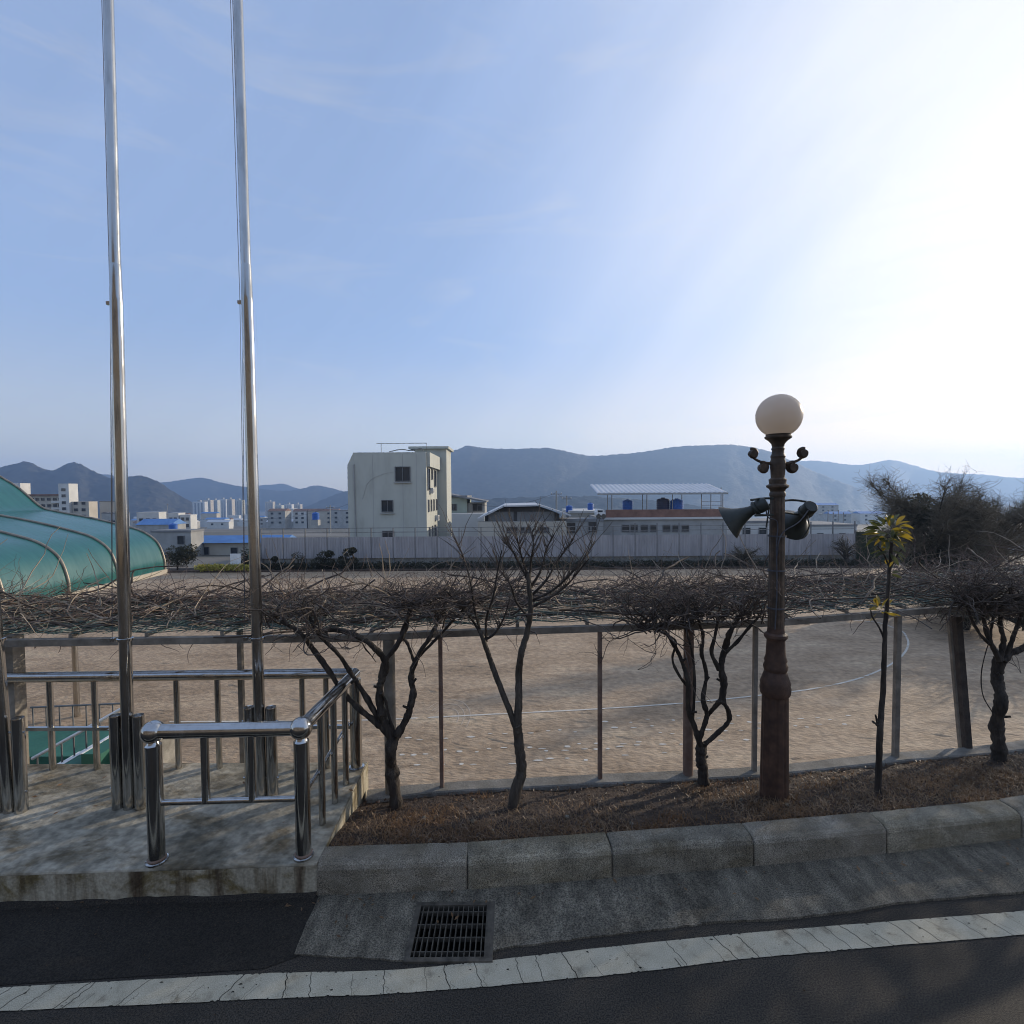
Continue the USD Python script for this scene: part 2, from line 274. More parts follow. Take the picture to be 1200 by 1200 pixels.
L('steel', {'g': ('geometry', {}), 'mp': ('mapping', {'scale': (1, 1, .22)}), 'n': ('noise_texture', {'scale': 16, 'detail': 8, 'roughness': .65}), 'rr': ('map_range', {'from_min': .38, 'from_max': .68, 'to_min': .08, 'to_max': .22, 'clamp': True}),
            'c': ('rgb_ramp', {'ramp': [(.32, (.40, .385, .36)), (.5, (.5, .485, .46)), (.7, (.55, .54, .52))]}), 'p': ('principled_bsdf', {'metallic': 1.0})},
  [('g.position', 'mp.vector'), ('mp.vector', 'n.vector'), ('n.fac', 'rr.value'), ('rr.result', 'p.roughness'), ('n.fac', 'c.fac'), ('c.color', 'p.base_color')])
L('window_glass', {'p': ('principled_bsdf', {'base_color': (.02, .024, .028), 'roughness': .08, 'specular_ior_level': .6})}, [])
L('curtain_pane', {'p': ('principled_bsdf', {'base_color': (.10, .085, .07), 'roughness': .15})}, [])
L('canopy_sheet', {'g': ('geometry', {}), 'mp': ('mapping', {'scale': (.5, 2.6, .5)}), 'n': ('noise_texture', {'scale': 1.6, 'detail': 8, 'roughness': .65}), 'rg': ('map_range', {'from_min': .35, 'from_max': .65, 'to_min': .2, 'to_max': .3, 'clamp': True}), 'c': ('rgb_ramp', {'ramp': [(.3, (.013, .095, .09)), (.7, (.018, .12, .112))]}),
                   'p': ('principled_bsdf', {'roughness': .22, 'specular_ior_level': 1.0}), 't': ('translucent_bsdf', {'color': (.03, .22, .19)}), 'mx': ('mix_closure', {'fac': .16})},
  [('g.position', 'mp.vector'), ('mp.vector', 'n.vector'), ('n.fac', 'rg.value'), ('rg.result', 'p.roughness'), ('n.fac', 'c.fac'), ('c.color', 'p.base_color'), ('p.BSDF', 'mx.closure1'), ('t.BSDF', 'mx.closure2')], surface='mx.closure')
L('globe', {'g': ('geometry', {}), 'n': ('noise_texture', {'scale': 5, 'detail': 5}), 'c': ('rgb_ramp', {'ramp': [(.3, (.58, .54, .48)), (.7, (.70, .66, .60))]}),
            'p': ('principled_bsdf', {'roughness': .35}), 't': ('translucent_bsdf', {'color': (.74, .66, .57)}), 'mx': ('mix_closure', {'fac': .55})},
  [('g.position', 'n.vector'), ('n.fac', 'c.fac'), ('c.color', 'p.base_color'), ('p.BSDF', 'mx.closure1'), ('t.BSDF', 'mx.closure2')], surface='mx.closure')
def leafmat(name, a, b, tr, scale=3):
    L(name, {'g': ('geometry', {}), 'n': ('noise_texture', {'scale': scale, 'detail': 3}), 'c': ('rgb_ramp', {'ramp': [(.35, a), (.65, b)]}), 'p': ('principled_bsdf', {'roughness': .5}),
             't': ('translucent_bsdf', {'color': tr}), 'mx': ('mix_closure', {'fac': .4})},
      [('g.position', 'n.vector'), ('n.fac', 'c.fac'), ('c.color', 'p.base_color'), ('p.BSDF', 'mx.closure1'), ('t.BSDF', 'mx.closure2')], surface='mx.closure')
leafmat('leaf_yellow', (.13, .11, .015), (.25, .18, .025), (.34, .25, .03), 9)
leafmat('leaf_green', (.03, .04, .014), (.075, .085, .03), (.09, .1, .03), 9)
leafmat('ivy', (.02, .022, .012), (.055, .052, .028), (.07, .065, .03), 3)
leafmat('dry_grass', (.075, .045, .024), (.29, .165, .078), (.2, .12, .06), 1.6)
leafmat('dry_grass_pale', (.22, .15, .09), (.36, .26, .16), (.3, .2, .12), 2.5)
leafmat('litter', (.03, .02, .014), (.13, .08, .05), (.08, .05, .03), 60)
leafmat('pine', (.012, .02, .009), (.035, .045, .018), (.04, .05, .02), 2)

# ------------------------------------------------------------------ ground, road, kerb
ROADZ = 0.0
kb = [at(*p, z=0) for p in [(370, 1051), (548, 1045), (718, 1031), (884, 1018), (1040, 1003), (1198, 985)]]
kb = [np.array(p[:2]) for p in kb]
for k in range(5): d = kb[-1] - kb[-2]; a = .06; d = np.array([d[0] * math.cos(a) - d[1] * math.sin(a), d[0] * math.sin(a) + d[1] * math.cos(a)]); kb.append(kb[-1] + d)
kb = np.array(kb)
PLX = kb[0][0] + .004       # right side of the flag platform
PLF = lambda x: 3.17 + .035 * (x + 3.2)          # its front edge
WZ = 0.05
wl = [at(*p, z=WZ)[:2] for p in [(428, 931), (518, 922), (703, 912), (884, 903), (1053, 886), (1200, 872)]]
wl = np.array(wl); wl = np.vstack([wl, [wl[-1] + np.array([2.2, .62]), wl[-1] + np.array([6.5, 2.4])]])
def wallY(x): return float(np.interp(x, np.r_[-9, wl[:, 0]], np.r_[wl[0, 1] - .22, wl[:, 1]]))
def kerbY(x): return float(np.interp(x, kb[:, 0], kb[:, 1]))
gl, gr = at(484, 1060, z=0)[:2], at(578, 1122, z=0)[:2]
GX0, GX1 = -.60, -.145; GY0, GY1 = at(480, 1126, z=0)[1], at(530, 1062, z=0)[1]
hole = sbox(GX0, GY0, GX1, GY1)

yg = np.array([-400, -60, 3.9, 4.2, 43.5, 46, 60, 90, 150, 260, 420, 700, 1000, 1400, 1650, 2200, 3200, 4250.])
def groundz(y):
    if y <= 3.95: return -.6
    if y <= 43.6: return -3.9
    return max(-84.0, -4.5 - (y - 44) * .052)
xs_ = np.r_[np.linspace(-5600, -100, 12), -60, -30, -15, 0, 15, 30, 60, np.linspace(100, 5600, 12)]
V = np.array([[[x, y, groundz(y)] for x in xs_] for y in yg])
obj('ground', MB().grid(V), 'town_ground', kind='structure')

road = thing('road', kind='structure')
rp = Polygon([(-60, -14), (60, -14), (60, 3.0)] + [(14, 6.0)] + [tuple(p + [0, .05]) for p in kb[::-1]] + [(-1.3, 3.28), (-60, 1.9)]).difference(hole)
obj('asphalt', MB().sheet(rp, 0.0), 'asphalt', road)
# newer, darker asphalt in front of the platform
pp = Polygon([(-9, 3.5), (-9, 2.3), (-3, 2.62), (-1.38, 2.72), (-1.15, 2.83), (-1.28, 3.26), (-3, 3.4)])
obj('asphalt_patch', MB().sheet(pp, 0.004), 'asphalt_patch', road)
# edge line with cracks across it
lt = [at(*p, z=0)[:2] for p in [(-200, 1166), (0, 1158), (300, 1142), (480, 1136), (700, 1112), (900, 1092), (1200, 1068), (1500, 1040)]]
lb = [at(*p, z=0)[:2] for p in [(-200, 1194), (0, 1186), (300, 1172), (480, 1164), (700, 1145), (900, 1122), (1200, 1096), (1500, 1066)]]
lt, lb = smoothline(lt, 160), smoothline(lb, 160)
lt = lt + np.column_stack([np.zeros(160), .006 * (meshkit.fbm(np.column_stack([lt * 9, np.zeros(160)])) - .5)]); lb = lb + np.column_stack([np.zeros(160), .010 * (meshkit.fbm(np.column_stack([lb * 9, np.ones(160)])) - .5)])
line = Polygon(np.vstack([lt, lb[::-1]]))
cracks = []
x = -4.2
while x < 4.6:
    yt = np.interp(x, lt[:, 0], lt[:, 1]); yb = np.interp(x, lb[:, 0], lb[:, 1]); sl = .03 + .03 * random.random() + (-.11 if x < -1.3 else 0.0) + (.04 if x > 0.2 else 0)
    ts = np.linspace(-.1, 1.1, 12); full = random.random() < .7; t1 = 12 if full else random.randint(5, 10)
    pts = [(x + sl * (t - .5) * -1 * (1) + random.uniform(-.006, .006), yb + (yt - yb) * t) for t in ts[:t1]]
    cracks.append(LineString(pts).buffer(random.choice([.0007, .001, .0018, .0024]), cap_style=2))
    if random.random() < .3: cracks.append(LineString([(a + random.uniform(.008, .03), b) for a, b in pts[:random.randint(4, 9)]]).buffer(.0007))
    x += random.choice([.04, .07, .11, .13, .17, .22])
for q in range(330):
    x = random.uniform(-4.2, 4.6); top = random.random() < .5; y = np.interp(x, lt[:, 0], lt[:, 1]) if top else np.interp(x, lb[:, 0], lb[:, 1])
    if random.random() < .3: y = random.uniform(np.interp(x, lb[:, 0], lb[:, 1]), np.interp(x, lt[:, 0], lt[:, 1]))
    rr = random.choice([.002, .003, .004, .007]) ; n_ = random.randint(5, 8)
    cracks.append(Polygon([(x + rr * random.uniform(.5, 2.2) * math.cos(w), y + rr * random.uniform(.4, 1.1) * math.sin(w)) for w in np.linspace(0, 6.28, n_, endpoint=False)]).buffer(0))
obj('edge_line', MB().sheet(line.difference(unary_union(cracks)), .005), 'line_paint', road)

# concrete gutter apron, in pieces of its own, with the drain cut out
def wob(poly_pts, n=90, amp=.012, seed=0):
    p = LineString(list(poly_pts) + [poly_pts[0]]); q = np.array([p.interpolate(t, normalized=True).coords[0] for t in np.linspace(0, 1, n, endpoint=False)])
    k = meshkit.fbm(np.column_stack([q * 8, np.full(n, seed)])) - .5; k2 = meshkit.fbm(np.column_stack([q * 8, np.full(n, seed + 9.5)])) - .5
    return Polygon(q + amp * 2 * np.column_stack([k, k2])).buffer(0)
gut = thing('gutter', kind='structure')
a1 = [at(*p, z=0)[:2] for p in [(344, 1120), (400, 1123), (470, 1127), (492, 1127)]]
g1 = wob(a1 + [np.array([GX0 + .21, GY1 - .05]), np.array([GX0 + .21, kerbY(-.4) + .05]), np.array([-1.27, 3.27])], seed=1)
a2 = [at(*p, z=0)[:2] for p in [(560, 1118), (600, 1111), (700, 1099), (812, 1086), (830, 1084)]]
c2 = [np.array([x, kerbY(x) + .05]) for x in (1.55, 1, .4, -.1, -.4)]
g2 = wob(a2 + [np.array([1.5, 3.2])] + c2 + [np.array([-.4, GY1])], n=140, seed=2)
a3 = [at(*p, z=0)[:2] for p in [(820, 1083), (900, 1080), (1000, 1070), (1050, 1060), (1200, 1047), (1400, 1030)]]
c3 = [np.array([x, kerbY(x) + .05]) for x in (5, 4, 3, 2.2, 1.5)]
g3 = wob(a3 + c3, n=140, seed=3)
frame_hole = sbox(GX0 - .02, GY0 - .02, GX1 + .02, GY1 + .02)
for q, (g, z) in enumerate(((g1, .010), (g2, .012), (g3, .016))):
    g = g.difference(frame_hole)
    if q == 1: g = g.difference(g3.buffer(.002))
    for gg in getattr(g, 'geoms', [g]):
        if gg.area > .01: obj('concrete_slab', MB().prism(gg.simplify(.001), -.02, z), 'gutter_concrete', gut)

gratet = thing('drain_grate', 'rusty iron drain grate set in the gutter at the roadside', 'drain grate')
fr = MB()
for lo, hi in (((GX0 - .02, GY0 - .02), (GX1 + .02, GY0 + .008)), ((GX0 - .02, GY1 - .008), (GX1 + .02, GY1 + .02)), ((GX0 - .02, GY0 + .008), (GX0 + .012, GY1 - .008)), ((GX1 - .03, GY0 + .008), (GX1 + .02, GY1 - .008))):
    fr.box((*lo, -.05), (*hi, .014))
obj('frame', fr, 'grate_iron', gratet)
nb = 13
for k in range(nb):
    x = GX0 + .03 + (GX1 - .03 - GX0 - .05) * k / (nb - 1)
    obj('bar', MB().box((x - .003, GY0 + .01, -.035), (x + .003, GY1 - .01, .009)), 'grate_iron', gratet)
for k in range(4):
    y = GY0 + .05 + (GY1 - GY0 - .1) * k / 3
    obj('cross_bar', MB().box((GX0 + .01, y - .003, -.02), (GX1 - .028, y + .003, .0065)), 'grate_iron', gratet)
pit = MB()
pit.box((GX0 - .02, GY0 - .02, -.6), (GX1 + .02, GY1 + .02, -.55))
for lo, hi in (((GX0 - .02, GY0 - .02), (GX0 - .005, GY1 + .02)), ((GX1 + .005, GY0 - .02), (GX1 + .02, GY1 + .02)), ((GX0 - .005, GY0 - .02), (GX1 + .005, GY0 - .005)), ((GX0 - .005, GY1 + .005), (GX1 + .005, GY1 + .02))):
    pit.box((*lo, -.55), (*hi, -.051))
obj('pit', pit, 'pit_dark', gratet)

# grit and bits of leaf along the gutter
r = np.random.default_rng(12); n = 1500
x = r.uniform(-4.5, 5.5, n); off = np.abs(r.normal(0, .16, n)); y = np.array([kerbY(q) if q > PLX else PLF(q) for q in x]) - .012 - off
y = np.where(r.random(n) < .35, r.uniform(2.0, 3.15, n), y); sz = r.uniform(.0015, .0048, n); sz[:60] *= 2
tet = np.array([[1, 0, 0], [-.5, .8, .1], [-.5, -.8, 0], [.1, 0, .9]]); a = r.uniform(0, 6.28, n)
c = np.column_stack([x, y, np.full(n, .017)]); c[y < 2.95, 2] = .008
rot = np.stack([np.stack([np.cos(a), -np.sin(a), 0 * a], 1), np.stack([np.sin(a), np.cos(a), 0 * a], 1), np.stack([0 * a, 0 * a, 1 + 0 * a], 1)], 1)
v = c[:, None] + np.einsum('nij,kj->nki', rot, tet) * sz[:, None, None]; i = np.arange(n)[:, None] * 4
keep = ~((x > GX0 - .03) & (x < GX1 + .03) & (y > GY0 - .03) & (y < GY1 + .03)); i = i[keep]
obj('grit', MB().add(v.reshape(-1, 3), np.concatenate([i + [0, 1, 3], i + [1, 2, 3], i + [2, 0, 3]], 0)), 'litter', label='grit and leaf crumbs lying along the gutter and the kerb', cat='grit', kind='stuff')

n = 90; x = r.uniform(-4.2, 4.5, n); y = np.array([kerbY(q) - .02 - abs(r.normal(0, .12)) if q > PLX else (PLF(q) + r.uniform(.1, 1.1) if r.random() < .6 else PLF(q) - .02 - abs(r.normal(0, .1))) for q in x])
z = np.array([.026 if a > PLX or b < PLF(a) else .235 + .05 * (b - 3.15) / 1.25 for a, b in zip(x, y)])
u = r.normal(0, 1, (n, 3)) * [1, 1, .15]; u /= np.linalg.norm(u, axis=1, keepdims=True); w = np.cross(u, r.normal(0, .25, (n, 3)) + [0, 0, 1]); w /= np.linalg.norm(w, axis=1, keepdims=True)
sz = r.uniform(.010, .024, (n, 1)); c = np.column_stack([x, y, z]); v = np.stack([c - u * sz, c + w * sz * .42 + [0, 0, .004], c + u * sz + [0, 0, .006], c - w * sz * .42 + [0, 0, .003]], 1).reshape(-1, 3); i = np.arange(n)[:, None] * 4
obj('fallen_leaves', MB().add(v, np.concatenate([i + [0, 1, 2], i + [0, 2, 3]], 0)), 'dry_grass', label='dry brown leaves fallen on the gutter and the flag platform', cat='leaves', kind='stuff')

# kerb stones
kerb = thing('kerb', kind='structure')
prof = [(0, -.08), (0.004, .165), (.014, .188), (.034, .204), (.06, .21), (.165, .214), (.168, -.08)]
for k in range(len(kb) - 1):
    a, b = kb[k], kb[k + 1]; t = (b - a) / np.linalg.norm(b - a); nn = np.array([-t[1], t[0]]); gap = .004
    rows = []; dz = random.uniform(-.004, .004); Lk = np.linalg.norm(b - a)
    ss = np.r_[gap, .010, np.linspace(.03, Lk - .03, 44), Lk - .010, Lk - gap]
    for j, q in enumerate(ss):
        end = j in (0, len(ss) - 1); ins = .007 if end else (.002 if j in (1, len(ss) - 2) else 0)
        nz = meshkit.fbm(np.array([[q * 11 + k * 7, u * 26, z * 26] for u, z in prof]), 4, seed=k) - .5
        chip = max(0, meshkit.noise(np.array([[q * 9 + k * 13.7, .5, 0]]))[0] - .78) * .10
        rows.append([[*(a + t * q + nn * (u + (ins if u < .1 else 0) + .006 * e + (chip if .003 < u < .05 and z > .15 else 0))), z + dz - (ins if z > .1 else 0) + (.005 * e if z > 0 else 0) - (chip * .8 if .003 < u < .05 and z > .15 else 0)] for (u, z), e in zip(prof, nz)])
    m = MB().grid(np.array(rows)); n = len(prof)
    for i, flip in ((0, False), (len(ss) - 1, True)):
        idx = np.arange(i * n, i * n + n); tri = [[idx[0], idx[j], idx[j + 1]] for j in range(1, n - 1)]
        m.f.append(np.array(tri)[:, ::-1] if flip else np.array(tri))
    obj('kerb_stone', m, ('granite', 'granite_warm', 'granite_dark', 'granite', 'granite_warm')[k % 5], kerb)
jm = MB()
for k in range(len(kb) - 1): jm.bar([*(kb[k] + [0, .05]), .07], [*(kb[k + 1] + [0, .05]), .07], .06, .22)
obj('joint_mortar', jm, 'wall_concrete', kerb)

# ------------------------------------------------------------------ flag platform, planting bed, low wall
plat = thing('flag_platform', kind='structure')
px_ = np.linspace(-9, PLX, 90); py_ = np.linspace(0, 1, 26); PLB = 4.42
def plz(x, y): return .21 + .05 * (y - 3.15) / 1.25
rows = []
for x in px_:
    y0 = PLF(x)
    col = [[x, y0, -.1], [x, y0, plz(x, y0) - .012], [x, y0 + .004, plz(x, y0) - .003]]
    for t in py_:
        y = y0 + .015 + (PLB - y0 - .03) * t; col.append([x, y, plz(x, y) + .012 * (meshkit.fbm(np.array([[x * 3, y * 3, 0]]))[0] - .5)])
    col += [[x, PLB, plz(x, PLB) - .012], [x, PLB, -3.5]]
    rows.append(col)
pm = MB().grid(np.array(rows)[:, ::-1][::-1].copy()[:, ::-1])
n = len(rows[0]); 
side = np.array(rows[-1]); bot = side.copy(); bot[:, 2] = -.3
sv = np.vstack([side, bot]); pm.add(sv, [[i, i + 1, n + i + 1, n + i] for i in range(n - 1)])
obj('platform_slab', pm, 'platform_concrete', plat)

ff = MB(); fx = np.linspace(-9, PLX + .003, 120)
ff.grid(np.array([[[x, PLF(x) - .003, z] for x in fx] for z in (-.06, .06, plz(0, PLF(-3)) - .014)]))
obj('front_face', ff, 'stained_concrete', plat)
sf = MB(); sy = np.linspace(PLF(PLX) - .003, PLB, 40)
sf.grid(np.array([[[PLX + .003, y, z] for y in sy] for z in (-.3, .0)] + [[[PLX + .003, y, plz(0, y) - .014] for y in sy]]))
obj('side_face', sf, 'stained_concrete', plat)
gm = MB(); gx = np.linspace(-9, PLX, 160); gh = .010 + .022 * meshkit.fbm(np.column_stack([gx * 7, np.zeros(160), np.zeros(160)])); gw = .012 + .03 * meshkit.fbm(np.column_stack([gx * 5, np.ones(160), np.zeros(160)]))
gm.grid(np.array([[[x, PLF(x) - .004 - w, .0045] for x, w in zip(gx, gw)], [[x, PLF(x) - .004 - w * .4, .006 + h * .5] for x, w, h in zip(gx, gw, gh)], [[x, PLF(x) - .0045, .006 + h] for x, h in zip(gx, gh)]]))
obj('foot_strip', gm, 'asphalt_patch', plat, smooth=True)  # uneven dark wedge along the foot of the platform front
bed = []
xs = np.linspace(PLX + .006, 9, 170)
for x in xs:
    y0, y1 = kerbY(x) + .15, wallY(x) + .02
    bed.append([[x, y0 + (y1 - y0) * t, .195 - .20 * t ** 1.2 + .05 * (meshkit.fbm(np.array([[x * 5, (y0 + (y1 - y0) * t) * 5, 3]]))[0] - .5)] for t in np.linspace(0, 1, 26)])
bed = np.array(bed)
obj('planting_bed', MB().grid(bed[:, ::-1]), 'soil', kind='structure', smooth=True)
def bedz(x, y):
    y0, y1 = kerbY(x) + .15, wallY(x) + .02; t = np.clip((y - y0) / (y1 - y0), 0, 1)
    return .195 - .20 * t ** 1.2
# dead grass and litter
def blades(n, mat, hmin, hmax, clump, label, seed):
    r = np.random.default_rng(seed); pts = []
    while len(pts) < n:
        x = r.uniform(PLX + .03, 7.5, 4000); t = r.random(4000)
        keep = meshkit.fbm(np.column_stack([x * 1.7, t * 2.0, np.full(4000, seed)])) * (.75 + .5 * (1 - t)) > clump + .25 * r.random(4000)
        pts += list(zip(x[keep], t[keep]))
    pts = np.array(pts[:n]); x = pts[:, 0]
    y0 = np.interp(x, kb[:, 0], kb[:, 1]) + .17; y1 = np.array([wallY(q) for q in x]) - .07
    y = y0 + (y1 - y0) * pts[:, 1]; z = .195 - .20 * np.clip((y - y0 + .02) / (y1 - y0 + .07), 0, 1) ** 1.2 - .005
    a = r.uniform(0, 6.28, n); l = r.uniform(hmin, hmax, n); lean = r.uniform(.2, 1.6, n); w = r.uniform(.0015, .004, n)
    d = np.column_stack([np.cos(a), np.sin(a), np.zeros(n)]); sd = np.column_stack([-np.sin(a), np.cos(a), np.zeros(n)])
    b = np.column_stack([x, y, z])
    mid = b + d * (l * .4 * lean)[:, None] + np.column_stack([np.zeros(n), np.zeros(n), l * .45])
    tip = b + d * (l * lean)[:, None] + np.column_stack([np.zeros(n), np.zeros(n), l * np.maximum(.25, 1 - lean * .55)])
    v = np.stack([b - sd * w[:, None], b + sd * w[:, None], mid - sd * w[:, None] * .8, mid + sd * w[:, None] * .8, tip], 1).reshape(-1, 3)
    i = np.arange(n)[:, None] * 5; f = np.concatenate([i + [0, 1, 3], i + [0, 3, 2], i + [2, 3, 4]], 0)
    obj('dead_grass', MB().add(v, f), mat, label=label, cat='grass', kind='stuff')
blades(17000, 'dry_grass', .025, .07, .42, 'rust-brown dead grass matted over the planting bed behind the kerb', 1)
blades(8000, 'dry_grass_pale', .03, .08, .40, 'pale straw stalks scattered through the dead grass of the bed', 2)

r = np.random.default_rng(31); n = 9000
x = r.uniform(PLX + .03, 7.5, n); t = r.random(n); y0 = np.interp(x, kb[:, 0], kb[:, 1]) + .17; y1 = np.array([wallY(q) for q in x]) - .09
y = y0 + (y1 - y0) * t; z = np.array([bedz(a, b) for a, b in zip(x, y)]) + r.uniform(.0, .03, n)
u = r.normal(0, 1, (n, 3)) * [1, 1, .35]; u /= np.linalg.norm(u, axis=1, keepdims=True); w = np.cross(u, r.normal(0, .35, (n, 3)) + [0, 0, 1]); w /= np.linalg.norm(w, axis=1, keepdims=True)
sz = r.uniform(.006, .017, (n, 1)); c = np.column_stack([x, y, z]); v = np.stack([c - u * sz, c + w * sz * .5, c + u * sz + [0, 0, .004], c - w * sz * .5], 1).reshape(-1, 3); i = np.arange(n)[:, None] * 4
obj('leaf_litter', MB().add(v, np.concatenate([i + [0, 1, 2], i + [0, 2, 3]], 0)), 'litter', label='dark dead leaves littering the soil of the planting bed', cat='leaf litter', kind='stuff')

r = np.random.default_rng(77)
for k in range(26):
    x = r.uniform(PLX + .15, 5.2); t = r.random(); y = kerbY(x) + .2 + (wallY(x) - kerbY(x) - .32) * t; q = trimesh.creation.icosphere(2, r.uniform(.010, .024)); q.vertices *= r.uniform(.6, 1.1, 3) * [1, 1, .7]; q.vertices += .004 * (meshkit.fbm(q.vertices * 60 + k)[:, None] - .5); q.apply_translation([x, y, bedz(x, y) + .006])
    obj('bed_stone', MB().tm(q), 'granite_dark', label='small grey stone lying in the dead grass of the planting bed', cat='stone', group='stones in the planting bed', smooth=True)
lw = thing('low_wall', 'low rough concrete wall along the back of the planting bed', 'wall')
wpts = np.vstack([[-9, wl[0, 1] - .22 + .12], [PLX + .02, wl[0, 1] + .0], wl])
wpts[1] = [PLX + .03, wallY(PLX + .03)]
wm = MB()
wp2 = smoothline(np.vstack([[PLX + .03, wallY(PLX + .03)], wl[1:]]), 60)
tan = np.gradient(wp2, axis=0); tan /= np.linalg.norm(tan, axis=1, keepdims=True); nor = np.column_stack([-tan[:, 1], tan[:, 0]])
sec = [(-.075, -.3), (-.075, WZ - .01), (-.065, WZ), (.065, WZ), (.075, WZ - .01), (.075, -3.5)]
G_ = np.array([[[*(p + nn * u), z + (.012 * (meshkit.fbm(np.array([[p[0] * 4, p[1] * 4, u * 30]]))[0] - .5) if z > -.1 else 0)] for u, z in sec] for p, nn in zip(wp2, nor)])
wm.grid(G_)
obj('wall_body', wm, 'wall_concrete', lw)

# ------------------------------------------------------------------ playground
FY = 42.0
PZ = -3.4
obj('playground', MB().sheet(Polygon([(-70, 4.35), (70, 4.35), (70, FY + 1.2), (-70, FY + 1.2)]), PZ), 'sand', kind='structure')
lp = [at(*p, z=PZ)[:2] for p in [(200, 846), (380, 845), (480, 842), (600, 836), (700, 831), (800, 824), (900, 814), (960, 806), (1010, 794), (1045, 778), (1062, 762), (1063, 748), (1050, 737), (1000, 727), (800, 722), (500, 726)]]
lp = smoothline(lp, 220)
fl = LineString(lp).buffer(.035)
lpat = [LineString([(x, y), (x + .35, y + .03)]).buffer(.03) for x, y in zip(lp[::3, 0] + rng.uniform(-.05, .05, 74), lp[::3, 1] + rng.choice([-.05, .05], 74))]
fl = fl.difference(unary_union([lpat[q] for q in range(len(lpat)) if (q * 7919) % 5 < 2]))
obj('field_line', MB().sheet(fl, PZ + .008), 'field_lime', label='white lime running line curving across the sandy playground', cat='field line')
fm = MB()
for y, (x0, x1) in ((860, (470, 1000)), (877, (470, 760)), (893, (480, 800)), (852, (700, 900)), (868, (760, 1000)), (881, (640, 900))):
    q = x0 + random.uniform(0, 14)
    while q < x1:
        yy = y - (q - 600) * .05 + random.uniform(-2.2, 2.2); c = at(q, yy, z=PZ); w = random.uniform(.05, .13); h = random.uniform(.02, .05); an = random.uniform(-.3, .3)
        fm.sheet(Polygon([(c[0] + w * math.cos(a + an) * random.uniform(.6, 1), c[1] + h * math.sin(a + an)) for a in np.linspace(0, 5.6, 8)]), PZ + .006)
        q += random.choice([14, 18, 20, 22, 30, 46])
obj('lime_specks', fm, 'field_lime', label='rows of faded white lime specks on the sand nearest the wall', cat='field marks', kind='stuff')
scuff = MB()
for k in range(260):
    p = at(r.uniform(-40, 1240), r.uniform(742, 900), z=PZ); w = r.uniform(.10, .42); h = r.uniform(.03, .10); a0 = r.uniform(-.5, .5); hz = r.uniform(.012, .035)
    t = np.linspace(0, 6.28, 9)[:-1]; rad = 1 + .35 * (r.random(8) - .5); rim = np.column_stack([p[0] + rad * (w * np.cos(t) * math.cos(a0) - h * np.sin(t) * math.sin(a0)), p[1] + rad * (w * np.cos(t) * math.sin(a0) + h * np.sin(t) * math.cos(a0)), np.full(8, PZ + .001)])
    scuff.add(np.vstack([rim, [p[0], p[1], PZ + hz]]), [[i, (i + 1) % 8, 8] for i in range(8)])
obj('sand_scuffs', scuff, 'sand', label='low kicked-up ridges and scuffs of sand over the playground', cat='sand scuffs', kind='stuff', smooth=True)
rings = MB()
rc = at(522, 842, z=PZ)
for r_ in (.35, .5, .66):
    t = np.linspace(-.4, 2.6, 30); rings.sheet(LineString(np.column_stack([rc[0] + r_ * np.cos(t), rc[1] + r_ * 1.9 * np.sin(t)])).buffer(.012), PZ + .005)
obj('drawn_rings', rings, 'sand_pale', label='three thin concentric arcs scratched in the sand by the line', cat='field marks')

# ------------------------------------------------------------------ trellis over the edge
TZ = 1.40
def beamz(x): return float(np.interp(x, [-4, -.6, 1, 2.5, 4.0, 5.2], [1.40, 1.40, 1.405, 1.41, 1.45, 1.47]))
DEPTH = 1.5
tre = thing('vine_trellis', 'long steel pergola with green netting behind the planting bed', 'trellis')
bx = np.linspace(-7.5, 10, 60)
def BY(x): return wallY(x) if x > PLX else wallY(PLX) - .03 * (PLX - x)
bm = MB()
for a, b in zip(bx[:-1], bx[1:]): bm.bar([a, BY(a), beamz(a)], [b + .001, BY(b), beamz(b)], .06, .055)
obj('front_beam', bm, 'trellis_steel', tre)
for off in (.5, 1.0, DEPTH):
    q = MB()
    q.tube([[x, BY(x) + off, beamz(x) + .02] for x in bx], .018, 6)
    obj('long_rail', q, 'trellis_steel', tre)
for x in np.arange(-7.4, 10, .62):
    obj('rafter', MB().bar([x, BY(x) + .02, beamz(x) + .045], [x + .05, BY(x) + DEPTH + .08, beamz(x) + .05], .03), 'trellis_steel', tre)
net = MB(); PP = []
for off in np.arange(.03, DEPTH, .045): PP.append([[x, BY(x) + off, beamz(x) + .07 + .012 * math.sin(x * 9 + off * 17)] for x in np.linspace(-7.4, 10, 120)])
net.tubes(PP, np.full((len(PP), 120), .0045))
PP = [[[x + .12 * t * random.uniform(.6, 1.4), BY(x) + DEPTH * t, beamz(x) + .072 + .01 * math.sin(x * 30 + t * 9)] for t in np.linspace(0, 1, 8)] for x in np.arange(-7.4, 10, .05)]
net.tubes(PP, np.full((len(PP), 8), .0035))
obj('netting', net, 'net_green', tre, kind='stuff', label='green plastic netting stretched over the trellis frame')
for px, w, mt in ((518, .033, 'trellis_rust'), (703, .036, 'trellis_rust'), (884, .036, 'trellis_steel'), (1053, .045, 'trellis_steel')):
    b_ = at(px, 915 - (px - 620) * .05, Y=BY((px - 600) / 600 * 4.5)); x = b_[0]; y = BY(x)
    obj('post', MB().bar([x, y, WZ - .03], [x, y, beamz(x) - .028], w), mt, tre, label='slim square post rising from the low wall' )
